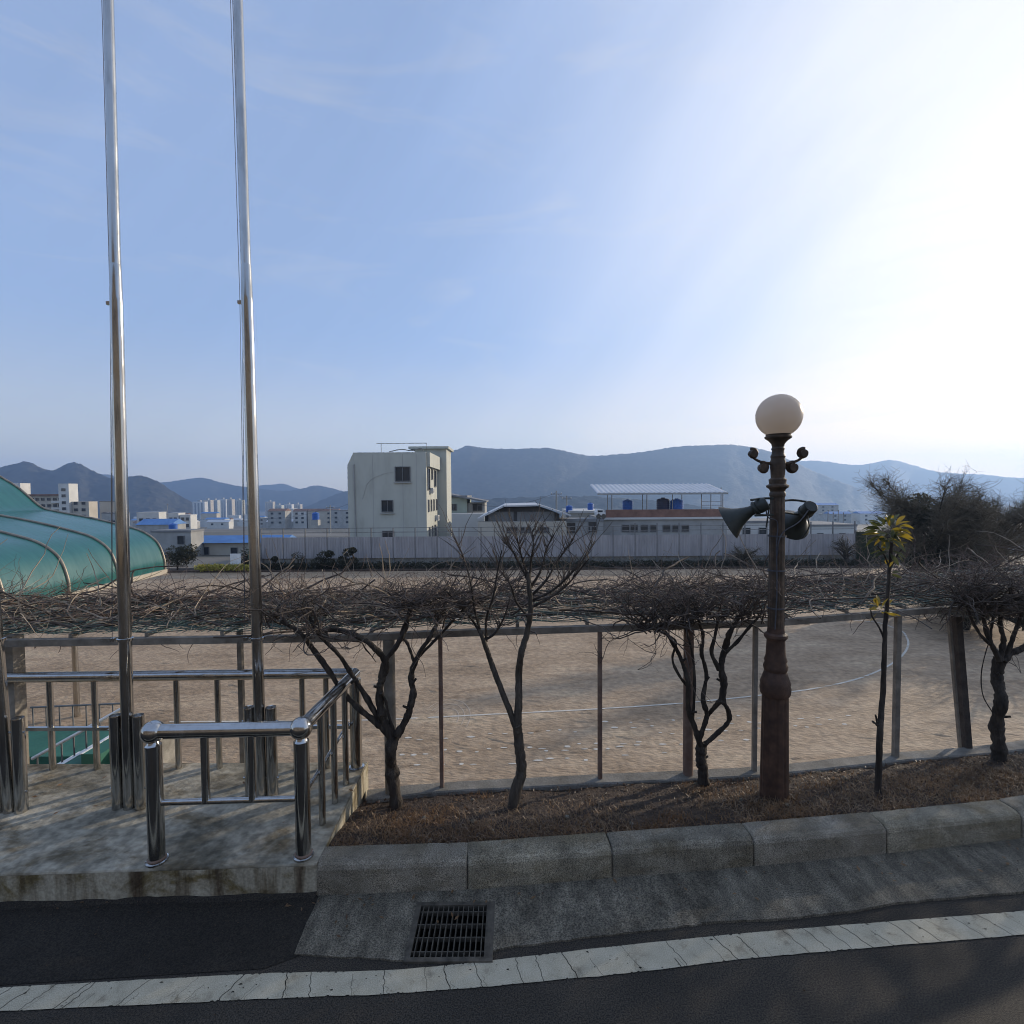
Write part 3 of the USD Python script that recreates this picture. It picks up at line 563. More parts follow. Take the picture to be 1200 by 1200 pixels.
for px, py0, r, mt in ((463, 925, .05, 'trellis_steel'), (811, 905, .045, 'trellis_rust')):
    b_ = at(px, py0, Y=4.45); x = b_[0]; y = BY(x)
    obj('post', MB().tube([[x, y, WZ - .2], [x, y, beamz(x) - .03]], r, 14), mt, tre, smooth=40, label='thick round post')
for px in (280, 25, -60):
    b_ = at(px, 880, Y=4.42); x = b_[0]; y = BY(x) + (.25 if px == 280 else .2)
    obj('post', MB().bar([x, y, -3.4], [x, y, beamz(x) + .01], .04 if px == 280 else .11), 'trellis_steel', tre)
b0, b1 = at(1134, 882, Y=5.0), at(1121, 722, Y=5.02)
obj('post', MB().bar(b0, b1, .058), 'post_dark', tre, label='thick dark post leaning to the left')
b0, b1 = at(1126, 880, Y=5.12), at(1112, 722, Y=5.12)
obj('post', MB().bar(b0, b1, .03), 'trellis_steel', tre)
for x in (7.0, 9.2): obj('post', MB().bar([x, BY(x), WZ - .03], [x, BY(x), beamz(x) - .03], .05), 'trellis_rust', tre)

# ------------------------------------------------------------------ vines
def px3(pts, Y, wob=.05, seed=0, n=None):
    """A limb through points seen in the photograph, all near the distance Y, given some depth of its own."""
    r = np.random.default_rng(seed); out = []; y = Y
    for i, p in enumerate(pts):
        out.append(at(p[0], p[1], Y=y)); y = Y + r.uniform(-wob, wob) * min(1, i / 2)
    return smoothline(out, n or 8 * len(pts))

def limb(parent, name, pts, Y, r0, r1, mat='bark', seed=0, wob=.06, sides=11, knob=.34):
    c = px3(pts, Y, wob, seed); n = len(c); r = np.linspace(r0, r1, n) * (1 + (1.6 * knob if n > 20 else 0) * np.clip(meshkit.noise(np.column_stack([np.arange(n) * .21, np.full(n, seed + 40), np.zeros(n)])) - .68, 0, 1) + knob * (meshkit.fbm(np.column_stack([np.arange(n) * .45, np.full(n, seed), np.zeros(n)])) - .5) * 2)
    c = c + .25 * r0 * (np.stack([meshkit.fbm(np.column_stack([np.arange(n) * .5, np.full(n, seed + k), np.zeros(n)])) for k in (3, 7, 11)], 1) - .5)
    m = MB().tube(c, r, sides); obj(name, m, mat, parent, smooth=50); return c

def twigs(n, start, K=9, seg=.07, along=1.0, rise=.0, wander=.5, seed=0, zmin=None, curl=.0):
    """Random bending shoots from start points (N,3)."""
    r = np.random.default_rng(seed); p = np.array(start, float); sg = r.choice([-1, 1], n)
    d = np.column_stack([sg * along * r.uniform(.5, 1, n), r.normal(0, .45, n), rise + r.normal(0, .22, n)]); d /= np.linalg.norm(d, axis=1, keepdims=True)
    P = [p.copy()]; s = seg * r.uniform(.5, 1.5, (n, 1)); bend = r.normal(0, curl, (n, 3))
    for k in range(K - 1):
        d = d + r.normal(0, wander * .35, (n, 3)) + bend * .2; d /= np.linalg.norm(d, axis=1, keepdims=True)
        p = p + d * s
        if zmin is not None:
            lo = p[:, 2] < zmin; p[lo, 2] = zmin + .02; d[lo, 2] = abs(d[lo, 2])
        P.append(p.copy())
    return np.stack(P, 1)

def on_deck(n, x0, x1, seed, zlo=.06, zhi=.18, ylo=0., yhi=DEPTH, clump=.5):
    r = np.random.default_rng(seed); x = r.uniform(x0, x1, n); k = r.random(n) < clump; x[k] = (r.choice([-5.6, -3.9, -2.6, -1.2, -.5, 1.45, 1.7, 3.2, 4.2, 5.2], k.sum()) + r.normal(0, .42, k.sum())); y = np.array([BY(q) for q in x]) + r.uniform(ylo, yhi, n); z = np.array([beamz(q) for q in x]) + r.uniform(zlo, zhi, n) ** 1.0
    return np.column_stack([x, y, z])

def shoot(P, r0, r1, rs):
    n, K = P.shape[:2]; return np.random.default_rng(rs).uniform(.6, 1.4, (n, 1)) * np.linspace(r0, r1, K)[None]

VM = thing('vine_tangle', 'bare woody vine stems matted along the top of the trellis', 'vine', kind='stuff')
S = on_deck(210, -7.3, 9.8, 1, .06, .12, .12); P = twigs(210, S, K=16, seg=.075, along=1.3, wander=.5, seed=2, zmin=1.46)
P[:, :, 2] = 1.46 + (P[:, :, 2] - 1.46) * .5
obj('old_stems', MB().tubes(P, shoot(P, .011, .006, 3), 5), 'twig_dark', VM, kind='stuff', smooth=True)
S = on_deck(560, -7.3, 9.8, 4, .06, .17, .05); P = twigs(560, S, K=11, seg=.055, along=1.1, rise=.03, wander=.6, seed=5, zmin=1.47)
P[:, :, 2] = 1.47 + (P[:, :, 2] - 1.47) * .6
obj('dark_shoots', MB().tubes(P, shoot(P, .0048, .002, 6), 3), 'twig_dark', VM, kind='stuff')
S = on_deck(560, -7.3, 9.8, 7, .08, .2); P = twigs(560, S, K=11, seg=.05, along=.9, rise=.12, wander=.65, seed=8, zmin=1.47, curl=.6)
P[:, :, 2] = 1.47 + (P[:, :, 2] - 1.47) * .75
obj('red_shoots', MB().tubes(P, shoot(P, .004, .0014, 9), 3), 'twig_red', VM, kind='stuff')
for q, (n_, mt, r0, rise_) in enumerate(((950, 'twig_dark', .0046, .03), (850, 'twig_red', .0033, .14))):
    S = on_deck(n_, -7.3, 9.8, 40 + q, .06, .16, .45, DEPTH + .1); P = twigs(n_, S, K=11, seg=.05, along=1.0, rise=rise_, wander=.7, seed=44 + q, zmin=1.46, curl=.7)
    P[:, :, 2] = 1.46 + (P[:, :, 2] - 1.46) * (.6 if q == 0 else .85)
    obj('back_shoots', MB().tubes(P, shoot(P, r0, r0 * .4, 48 + q), 3), mt, VM, kind='stuff')
S = on_deck(260, -7.3, 9.8, 10, .08, .25, 0, .9); P = twigs(260, S, K=11, seg=.07, along=1.0, rise=.12, wander=.6, seed=11, zmin=1.47, curl=.8)
obj('pale_shoots', MB().tubes(P, shoot(P, .006, .002, 12), 3), 'twig_pale', VM, kind='stuff')
S = on_deck(170, -7.3, 9.8, 13, .1, .2); P = twigs(170, S, K=9, seg=.04, along=.35, rise=.75, wander=.45, seed=14, zmin=1.47)
obj('upright_shoots', MB().tubes(P, shoot(P, .003, .0012, 15), 3), 'twig_red', VM, kind='stuff')
S = on_deck(60, -6, 9, 16, -.02, .03, -.03, .05); P = twigs(60, S, K=8, seg=.03, along=.5, rise=-.9, wander=.6, seed=17)
obj('hanging_shoots', MB().tubes(P, shoot(P, .003, .0015, 18), 3), 'twig_red', VM, kind='stuff')

def crown(parent, ends, n, seed, reach=.6, rise=.45, mat='twig_dark', r0=.007, along=1.0):
    """Forking, knotted shoots bunched round the tops of a vine's limbs, then finer twigs from those."""
    r = np.random.default_rng(seed); e = np.array(ends)[r.integers(0, len(ends), n)] + r.normal(0, .04, (n, 3)) * [1.5, 1.5, .8]
    P = twigs(n, e, K=12, seg=reach / 13, along=along * .7, rise=rise * 1.4, wander=.75, seed=seed + 1, curl=.4)
    lim = 1.42 + .30; z = P[:, :, 2]; P[:, :, 2] = np.where(z > lim, lim + .35 * (z - lim), z)
    obj('shoots', MB().tubes(P, shoot(P, r0, .0022, seed + 2), 4), mat, parent, kind='stuff', smooth=True)
    m = 2 * n; q = P[r.integers(0, n, m), r.integers(3, 12, m)]
    P2 = twigs(m, q, K=8, seg=reach / 20, along=.9, rise=rise, wander=.8, seed=seed + 3, curl=.6)
    obj('side_shoots', MB().tubes(P2, shoot(P2, .0036, .0015, seed + 4), 3), mat, parent, kind='stuff')
    m2 = 3 * n; q = P2[r.integers(0, m, m2), r.integers(3, 8, m2)]
    P3 = twigs(m2, q, K=6, seg=reach / 26, along=.7, rise=rise * 1.2, wander=.7, seed=seed + 5, curl=.6)
    obj('twigs', MB().tubes(P3, shoot(P3, .0022, .0009, seed + 6), 3), 'twig_red', parent, kind='stuff')

v1 = thing('climbing_vine', 'gnarled vine with four spread limbs growing beside the platform corner', 'vine', 'old vines trained up onto the trellis')
ends = []
Y1 = at(464, 945, z=.08)[1]
limb(v1, 'trunk', [(464, 955), (463, 930), (459, 900), (458, 880), (462, 862)], Y1, .052, .046, seed=1)
for i, (pts, a, b) in enumerate([([(460, 866), (448, 852), (430, 838), (405, 815), (385, 785), (366, 760), (352, 742), (330, 728)], .03, .013),
                                 ([(458, 862), (447, 835), (445, 805), (452, 780), (440, 760), (418, 745), (392, 738), (370, 742)], .034, .016),
                                 ([(448, 850), (432, 822), (412, 790), (395, 765), (375, 745), (362, 722)], .022, .012),
                                 ([(465, 862), (478, 838), (484, 812), (482, 790), (492, 765), (505, 745), (515, 725)], .032, .014),
                                 ([(446, 800), (450, 778), (466, 755), (476, 735), (480, 712)], .024, .012),
                                 ([(486, 778), (478, 755), (470, 742), (482, 715), (486, 700)], .013, .008),
                                 ([(462, 858), (456, 840), (452, 822), (447, 812)], .012, .010),
                                 ([(490, 770), (512, 748), (530, 728), (545, 712)], .013, .008)]):
    ends.append(limb(v1, 'limb', pts, Y1, a, b, seed=10 + i)[-1])
    if i == 6: ends.pop()
crown(v1, ends, 130, 50, reach=.6, rise=.4)

def stubs(parent, pts, Y, seed):
    r = np.random.default_rng(seed)
    for px, py in pts:
        a = at(px, py, Y=Y - .01); d = np.array([r.choice([-1, 1]) * r.uniform(.5, 1), r.normal(-.3, .4), r.uniform(.2, .9)]); d /= np.linalg.norm(d); l = r.uniform(.035, .07)
        obj('pruned_stub', MB().tube([a, a + d * l * .6, a + d * l], [.013, .010, .0095], 8), 'bark', parent, smooth=40)
stubs(v1, [(459, 895), (451, 838), (479, 830), (446, 806), (484, 800), (412, 800)], Y1, 3)
v2 = thing('climbing_vine', 'twisted vine with a looping stem growing left of the lamp post', 'vine', 'old vines trained up onto the trellis')
Y2 = at(824, 915, z=.08)[1]; ends = []
limb(v2, 'trunk', [(825, 925), (824, 905), (821, 885), (823, 872)], Y2, .05, .04, seed=21)
for i, (pts, a, b) in enumerate([([(822, 876), (815, 855), (807, 830), (806, 800), (798, 772), (786, 750), (775, 735)], .027, .013),
                                 ([(818, 868), (828, 840), (824, 818), (828, 790), (822, 765), (824, 745), (818, 725)], .022, .013),
                                 ([(826, 872), (842, 858), (854, 845), (853, 832), (845, 822), (838, 828), (828, 842), (822, 862)], .020, .018),
                                 ([(846, 824), (848, 800), (845, 780), (850, 758), (856, 740), (866, 722)], .034, .02),
                                 ([(806, 805), (795, 790), (788, 772), (792, 752), (778, 742), (760, 735)], .013, .008),
                                 ([(843, 785), (834, 765), (838, 745), (842, 722)], .02, .012),
                                 ([(850, 765), (864, 752), (878, 735), (890, 722)], .016, .009),
                                 ([(812, 842), (814, 800), (812, 770), (806, 745), (800, 728)], .012, .009)]):
    c = limb(v2, 'limb', pts, Y2, a, b, seed=30 + i)
    if i != 2: ends.append(c[-1])
crown(v2, ends, 170, 60, reach=.6, rise=.5)

stubs(v2, [(824, 890), (808, 835), (848, 800), (826, 800), (799, 775)], Y2, 4)
v3 = thing('climbing_vine', 'thick vine fanning out at the right edge behind the kerb', 'vine', 'old vines trained up onto the trellis')
Y3 = at(1170, 893, z=.05)[1]; ends = []
limb(v3, 'trunk', [(1171, 905), (1171, 875), (1168, 850), (1174, 820), (1168, 795), (1172, 770)], Y3, .055, .045, seed=41)
for i, (pts, a, b) in enumerate([([(1172, 774), (1162, 755), (1155, 735), (1150, 715)], .028, .014), ([(1172, 772), (1176, 750), (1172, 730), (1176, 708)], .026, .013),
                                 ([(1174, 775), (1186, 765), (1198, 760), (1215, 745), (1230, 722)], .034, .016), ([(1166, 760), (1150, 745), (1140, 728), (1132, 708)], .016, .009),
                                 ([(1180, 768), (1188, 745), (1195, 725), (1200, 705)], .02, .01), ([(1160, 752), (1162, 735), (1166, 715)], .014, .009)]):
    ends.append(limb(v3, 'limb', pts, Y3, a, b, seed=50 + i)[-1])
limb(v3, 'limb', [(1163, 835), (1152, 815), (1150, 790), (1155, 765), (1162, 745)], Y3, .005, .004, seed=58)
crown(v3, ends, 170, 70, reach=.65, rise=.45)

stubs(v3, [(1171, 860), (1168, 820), (1170, 790), (1176, 840)], Y3, 5)
# young forked tree
yt = thing('young_tree', 'slender bare young tree forked in two, left of the middle of the bed', 'tree')
Y4 = at(601, 945, z=.1)[1]
trunk = limb(yt, 'trunk', [(600, 955), (605, 925), (611, 905), (609, 880), (607, 860), (606, 848)], Y4, .046, .036, mat='bark_pale', seed=61, knob=.08)
bl = limb(yt, 'limb', [(607, 858), (598, 835), (586, 805), (575, 775), (566, 748), (560, 735)], Y4, .027, .016, mat='bark_pale', seed=62, knob=.08)
br = limb(yt, 'limb', [(606, 852), (608, 820), (608, 790), (611, 765), (618, 740), (622, 715), (620, 690), (619, 672)], Y4, .032, .016, mat='bark_pale', seed=63, knob=.08)
tips = []
for i, pts in enumerate([[(562, 740), (550, 722), (535, 705), (520, 690)], [(563, 742), (556, 712), (552, 685), (544, 655), (536, 636)], [(570, 752), (570, 725), (578, 700), (582, 675), (588, 645)], [(568, 750), (580, 742), (590, 725), (598, 700)],
                         [(619, 680), (608, 660), (600, 645), (590, 635)], [(620, 688), (622, 660), (625, 640), (624, 622)], [(621, 700), (640, 680), (655, 655), (672, 632)], [(622, 712), (645, 700), (665, 685), (690, 655)],
                         [(621, 690), (634, 668), (640, 645), (650, 625)], [(620, 725), (605, 705), (598, 685), (585, 668)], [(619, 676), (612, 655), (606, 630)], [(621, 705), (650, 690), (680, 660), (697, 634)]]):
    tips.append(limb(yt, 'branch', pts, Y4, .012, .004, seed=70 + i, wob=.15, sides=6, knob=.05))
r = np.random.default_rng(5); src = np.array([t[r.integers(len(t) // 3, len(t))] for t in tips for _ in range(24)])
P = twigs(len(src), src, K=6, seg=.05, along=.6, rise=.9, wander=.25, seed=77)
obj('twigs', MB().tubes(P, shoot(P, .0035, .0015, 78), 3), 'twig_dark', yt, kind='stuff')

# sapling with large yellow-green leaves
sp = thing('leafy_sapling', 'thin sapling with a tuft of large yellow-green leaves right of the lamp', 'sapling')
Y5 = at(1029, 930, z=.12)[1]
limb(sp, 'trunk', [(1028, 940), (1030, 900), (1031, 860), (1034, 820), (1036, 780), (1037, 740), (1040, 700), (1043, 660), (1045, 635)], Y5, .026, .011, seed=81, knob=.12)
limb(sp, 'stub', [(1031, 852), (1026, 848), (1022, 845)], Y5, .011, .007, seed=82)
limb(sp, 'stub', [(1029, 850), (1027, 842), (1026, 838)], Y5, .009, .005, seed=83)
limb(sp, 'branch', [(1036, 748), (1030, 735), (1022, 722), (1020, 712)], Y5, .009, .005, seed=84)
limb(sp, 'branch', [(1044, 665), (1052, 650), (1060, 640)], Y5, .008, .004, seed=85)
limb(sp, 'branch', [(1043, 668), (1036, 650), (1028, 640)], Y5, .008, .004, seed=86)
def leaf(c, d, l, w, droop, roll):
    d = np.asarray(d) / np.linalg.norm(d); sd = np.cross(d, [0, 0, 1.0]); sd /= max(np.linalg.norm(sd), 1e-6); nn = np.cross(sd, d)
    sd, nn = sd * math.cos(roll) + nn * math.sin(roll), nn * math.cos(roll) - sd * math.sin(roll)
    rows = []
    for t, ww in ((0, .06), (.15, .45), (.4, .95), (.62, 1), (.85, .6), (1, .04)):
        m = c + d * l * t - np.array([0, 0, 1]) * droop * l * t * t
        rows.append([m - sd * w * ww + nn * w * .35 * ww, m, m + sd * w * ww + nn * w * .35 * ww])
    return MB().grid(np.array(rows))
r = np.random.default_rng(9)
for cx, cy, n, sx, sy, big in ((1043, 621, 62, 24, 17, 1), (1043, 640, 16, 14, 14, .9), (1032, 714, 20, 11, 9, .8), (1043, 668, 6, 6, 8, .7)):
    for k in range(n):
        a = r.uniform(0, 6.28); q = math.sqrt(r.random()); c = at(cx + .6 * sx * q * math.cos(a), cy + .8 * sy * q * math.sin(a), Y=Y5 + r.uniform(-.1, .1))
        out = np.array([math.cos(a) + r.normal(0, .3), r.normal(0, .6), -.6 * math.sin(a) + r.normal(.25, .35)])
        yellow = r.random() < (.8 if math.cos(a) > .35 and cy < 630 else .16) or cy > 700
        obj('leaf', leaf(c, out, r.uniform(.085, .135) * big, r.uniform(.013, .021) * big, r.uniform(0, .5), r.uniform(-1, 1)), 'leaf_yellow' if yellow else 'leaf_green', sp, smooth=True)

# ------------------------------------------------------------------ lamp post and loudspeakers
lb_ = at(907, 935, z=.10); LX, LY, LZ = lb_
lamp = thing('street_lamp', 'ornate rusty brown lamp post with one white globe on top', 'street lamp')
def lz(py): return at(908, py, Y=LY)[2]
s_ = LY / 600
fl_ = MB(); sides = 40; a = np.arange(sides) * 2 * np.pi / sides
zz = [LZ - .15, lz(900), lz(815)]; base_r = np.array([.108, .105, .098])
Vb = []
for z_, r_ in zip(zz, base_r):
    rr = r_ * (1 - .06 * (np.arange(sides) % 4 == 0)); Vb.append(np.column_stack([LX + rr * np.cos(a), LY + rr * np.sin(a), np.full(sides, z_)]))
Vb = np.array([np.vstack([q, q[:1]]) for q in Vb]); obj('base_column', MB().grid(Vb[::-1]), 'lamp_rust', lamp, smooth=25)
obj('base_cap', MB().lathe([(.098, lz(815)), (.112, lz(812)), (.117, lz(806)), (.11, lz(802)), (.114, lz(799)), (.103, lz(795)), (.092, lz(790)), (.082, lz(786)), (.088, lz(784)), (.092, lz(780)), (.08, lz(776)), (.086, lz(773)), (.074, lz(768)), (.068, lz(750)), (.088, lz(746)), (.086, lz(743)), (.066, lz(741)), (.062, lz(735))], (LX, LY, 0), 32), 'lamp_rust', lamp, smooth=40)
sh = MB(); sides = 32; a = np.arange(sides) * 2 * np.pi / sides; Vb = []
for py, r_ in ((735, .062), (700, .061), (640, .058), (590, .054), (572, .052)):
    rr = r_ * (1 - .07 * (np.arange(sides) % 4 == 0)); q = np.column_stack([LX + rr * np.cos(a), LY + rr * np.sin(a), np.full(sides, lz(py))]); Vb.append(np.vstack([q, q[:1]]))
obj('shaft', sh.grid(np.array(Vb)[::-1]), 'lamp_iron', lamp, smooth=25)
obj('upper_shaft', MB().lathe([(.052, lz(583)), (.06, lz(581)), (.06, lz(578)), (.053, lz(576)), (.062, lz(573)), (.082, lz(571)), (.084, lz(569)), (.062, lz(567)), (.064, lz(564)), (.066, lz(562)), (.05, lz(560)), (.054, lz(552)), (.058, lz(545)), (.058, lz(541)), (.05, lz(538)), (.056, lz(535)), (.046, lz(532)), (.044, lz(528)), (.05, lz(526)), (.042, lz(524)), (.05, lz(520)), (.07, lz(516.5)), (.098, lz(513.5)), (.1, lz(512)), (.09, lz(510.5)), (.092, lz(509)), (.0, lz(508.8))], (LX, LY, 0), 32), 'lamp_iron', lamp, smooth=40)
gz = at(910, 487.5, Y=LY)[2]; GR = 25.0 * s_
obj('globe', MB().ball((LX + .004, LY, gz), GR, 4), 'globe', lamp, smooth=True)
for sg in (-1, 1):
    ar = MB(); zc = lz(544)
    ar.tube(smoothline([[LX + sg * .05, LY, zc + .005], [LX + sg * .11, LY, zc + .012], [LX + sg * .17, LY, zc + .035], [LX + sg * .235, LY, zc + .085]], 14), np.linspace(.013, .009, 14), 8)
    # curled leaf at the tip, rolled scroll below
    for cx, cz, r_ in ((.118, -.028, .044), (.2, .085, .038)):
        t = np.linspace(0, 9.5, 34); rr = r_ * (1 - t / 12.5)
        ar.tube(np.column_stack([LX + sg * (cx + rr * np.cos(t + 1.2)), np.full(34, LY) + .008 * np.sin(t), zc + cz + rr * np.sin(t + 1.2)]), np.linspace(.016, .012, 34), 7)
        ar.lathe([(0, -.028), (r_ * .75, -.028), (r_ * .8, 0), (r_ * .75, .028), (0, .028)], (LX + sg * cx, LY, zc + cz), 14, axis=(0, 1, 0))
    obj('scroll_arm', ar, 'lamp_iron', lamp, smooth=50)

def horn(name, tip, mouth, R_, label):
    """Horn loudspeaker from the back of its driver to the centre of its mouth."""
    t = thing('horn_loudspeaker', label, 'loudspeaker')
    tip, mouth = np.asarray(tip, float), np.asarray(mouth, float); ax = mouth - tip; Ln = np.linalg.norm(ax); ax = ax / Ln
    bell = [(.035, .3), (.037, .34), (.04, .42), (.05, .52), (.062, .62), (.08, .74), (.105, .85), (.128, .93), (R_, .985), (R_ + .004, 1.0), (R_ - .006, 1.002), (.12, .93), (.098, .85), (.072, .74), (.05, .6), (.03, .45), (.0, .44)]
    k = R_ / .14
    obj('bell', MB().lathe([(r * (k if i not in (8, 9, 10) else 1), h * Ln) for i, (r, h) in enumerate(bell)], tip, 30, axis=ax), 'horn_paint', t, smooth=45)
    obj('driver', MB().lathe([(0, 0), (.045, 0), (.054, .01), (.056, .07), (.05, .078), (.06, .084), (.06, .1), (.045, .112), (.04, .3 * Ln + .01), (0, .3 * Ln + .012)], tip, 24, axis=ax), 'horn_paint', t, smooth=40)
    return t, ax, Ln
h1, ax1, L1 = horn('horn', at(899, 589, Y=LY - .10), at(853, 612, Y=LY + .04), .142, 'dark horn loudspeaker on the lamp post, pointing left and down')
cl_ = np.array([LX, LY, 0])
br1 = MB().tube(smoothline([[LX - .05, LY - .03, lz(584)], at(895, 584, Y=LY - .06), at(880, 586, Y=LY - .12)], 10), .009, 8).tube([[LX - .05, LY - .03, lz(603)], at(885, 604, Y=LY - .13)], .009, 8).tube([at(902, 590, Y=LY - .06), at(898, 618, Y=LY - .06)], .006, 6)
obj('bracket', br1, 'horn_paint', h1, smooth=40)
h2, ax2, L2 = horn('horn', at(951, 593, Y=LY - .02), at(928, 615, Y=LY + .26), .14, 'dark horn loudspeaker on the lamp post, pointing away from the road')
br2 = MB().tube(smoothline([[LX + .05, LY + .02, lz(587)], at(930, 586, Y=LY + .05), at(945, 588, Y=LY + .02)], 10), .009, 8).tube([[LX + .05, LY + .03, lz(600)], at(935, 603, Y=LY + .1)], .009, 8).tube(smoothline([at(946, 604, Y=LY), at(948, 618, Y=LY), at(940, 630, Y=LY + .05)], 8), .006, 6)
obj('bracket', br2, 'horn_paint', h2, smooth=40)

cab = MB().tube(smoothline([at(897, 592, Y=LY - .10), at(900, 606, Y=LY - .1), [LX - .03, LY - .06, lz(612)], [LX - .035, LY - .062, lz(640)], [LX - .03, LY - .066, lz(690)], [LX - .04, LY - .064, lz(735)]], 40), .0045, 6)
cab.tube(smoothline([at(948, 597, Y=LY - .03), at(936, 612, Y=LY - .06), [LX + .02, LY - .07, lz(622)], [LX - .02, LY - .066, lz(634)], [LX - .03, LY - .064, lz(650)]], 30), .0045, 6)
obj('speaker_cable', cab, 'rope', lamp, smooth=50)
for py in (628, 668, 712): obj('cable_tie', MB().lathe([(.064, -.006), (.067, -.006), (.067, .006), (.064, .006)], (LX, LY, lz(py)), 24), 'rope', lamp, smooth=40)

# ------------------------------------------------------------------ flagpoles
def flagpole(base, lean, label, n):
    t = thing('flagpole', label, 'flagpole', 'stainless steel flagpoles on the platform')
    b = np.array(base); tp = b + np.array([lean[0], lean[1], 9.0]); ax = (tp - b) / np.linalg.norm(tp - b)
    def q(z): return b + ax * (z / ax[2])
    zj = at(142, 352, Y=b[1])[2] - b[2]
    obj('lower_tube', MB().lathe([(.0415, -.05), (.0415, zj), (.041, zj + .02), (.037, zj + .22), (.0355, zj + .26)], b, 28, axis=ax), 'steel', t, smooth=40)
    obj('upper_tube', MB().lathe([(.0350, zj + .25), (.0348, zj + .4), (.030, 8.9), (0, 8.9)], b, 24, axis=ax), 'steel', t, smooth=40)
    obj('finial', MB().ball(q(8.98), .09, 3), 'steel', t, smooth=True)
    cz = at(152, 751, Y=b[1])[2] - b[2]
    obj('clamp', MB().lathe([(.044, cz), (.055, cz + .004), (.055, cz + .022), (.044, cz + .026)], b, 24, axis=ax).bar(q(cz + .013) + [-.07, -.01, 0], q(cz + .013) + [-.1, -.01, 0], .025), 'steel', t, smooth=30)
    for k in (-1, 1):
        c = b + np.array([k * .086, 0.0, 0]); obj('side_post', MB().lathe([(.0, -.03), (.041, -.03), (.041, .70), (.038, .712), (0, .716)], c, 24), 'steel', t, smooth=40)
    for zz in (.15, .6): obj('bolt', MB().tube([b + [-.14, 0, zz], b + [.14, 0, zz]], .009, 8), 'steel', t)
    for dx, dy in ((-.06, .02), (-.085, .035)):
        obj('halyard', MB().tube([q(cz + .02) + [-.09, -.01, 0], q(zj) + [dx + .012, dy, 0], q(8.85) + [dx * .9, dy, 0]], .0022, 5), 'rope', t)
    obj('rope_eye', MB().box((-.07, -.01, -.012), (-.03, .01, .012), np.block([[np.eye(3), (q(zj - .02))[:, None]], [np.zeros((1, 3)), 1]])), 'steel', t)
    return t
pz = lambda p: at(*p, z=plz(0, 3.85))
for (bp, tp_, lab) in (((12, 950), None, 'flagpole cut by the left edge of the photo, leftmost of the three'), ((152, 946), (127, 0), 'middle of the three flagpoles, standing behind the front rail'), ((307, 933), (279, 0), 'right-hand flagpole of the three, beside the sloping side rail')):
    b = pz(bp)
    if tp_:
        t = at(*tp_, Y=b[1]); k = 9.0 / (t[2] - b[2]); lean = ((t[0] - b[0]) * k, 0)
    else: lean = (-.35, 0)
    flagpole(b, lean, lab, 0)

# ------------------------------------------------------------------ stainless guard rail on the platform
rail = thing('guard_rail', 'polished stainless guard rail with ball corners round the flag platform', 'guard rail')
def rp_(px, py): return at(px, py, z=plz(0, 3.3))
fl0, fr0 = rp_(184, 1008), rp_(356, 1002); bk = at(408, 893, z=plz(0, 4.35))
bk = np.array([PLX - .07, PLB - .09, plz(0, 4.33)])
RH = .84
def post(p, h, r=.049):
    obj('post', MB().lathe([(0, -.02), (.066, -.02), (.066, .006), (r, .012), (r, h - .07), (r * .8, h - .06), (r * .6, h - .03), (0, h - .03)], p, 24), 'steel', rail, smooth=35)
for p in (fl0, fr0):
    post(p, RH); obj('ball', MB().ball(p + [0, 0, RH + .015], .072, 3), 'steel', rail, smooth=True)
bh = at(407, 789, Y=bk[1])[2] - bk[2]
post(bk, bh + .02)
bl_ = at(8, 794, Y=bk[1] - .02); blb = np.array([bl_[0], bl_[1], plz(0, 4.35)])
top_f = np.array([0, 0, RH + .015]); 
obj('top_rail', MB().tube([fl0 + top_f, fr0 + top_f], .047, 20), 'steel', rail, smooth=40)
obj('top_rail', MB().tube([fr0 + top_f, bk + [0, 0, bh]], .047, 20), 'steel', rail, smooth=40)
obj('top_rail', MB().tube([bk + [0, 0, bh], bl_], .043, 20).ball(bl_, .045, 2), 'steel', rail, smooth=40)
obj('top_rail', MB().tube([bl_, bl_ + [-4, -.1, 0]], .036, 20), 'steel', rail, smooth=40)
fz = at(270, 940, Y=fl0[1])[2]
for p in (fl0, fr0):
    obj('weld_ring', MB().lathe([(.047, .010), (.055, .012), (.055, .020), (.049, .026)], p, 24), 'trellis_rust', rail, smooth=40)
obj('bottom_rail', MB().tube([[fl0[0], fl0[1], fz], [fr0[0], fr0[1], fz]], .02, 14), 'steel', rail, smooth=40)
for px in (239, 293):
    x = at(px, 900, Y=fl0[1])[0]; y = np.interp(x, [fl0[0], fr0[0]], [fl0[1], fr0[1]])
    obj('baluster', MB().tube([[x, y, fz], [x, y, fl0[2] + RH]], .025, 14), 'steel', rail, smooth=40)
sa, sb = at(352, 938, Y=fr0[1]), at(408, 848, Y=bk[1])
obj('bottom_rail', MB().tube([sa, sb], .014, 12), 'steel', rail, smooth=40)
for t in (.3, .53, .76):
    p = fr0 + (bk - fr0) * t; h = RH + (bh - RH) * t
    obj('baluster', MB().tube([[p[0], p[1], plz(0, p[1])if t > .5 else plz(0, p[1])], p + [0, 0, h]], .024, 14), 'steel', rail, smooth=40)
bz = at(200, 853, Y=bk[1])[2]
obj('bottom_rail', MB().bar([bk[0], bk[1], bz], [bl_[0], bl_[1], bz + .01], .03, .028), 'steel', rail)
for px in (60, 112, 208, 256, 355, 383):
    p = at(px, 850, Y=bk[1]); obj('baluster', MB().tube([[p[0], bk[1], plz(0, 4.35)], [p[0], bk[1], bk[2] + bh]], .024, 14), 'steel', rail, smooth=40)

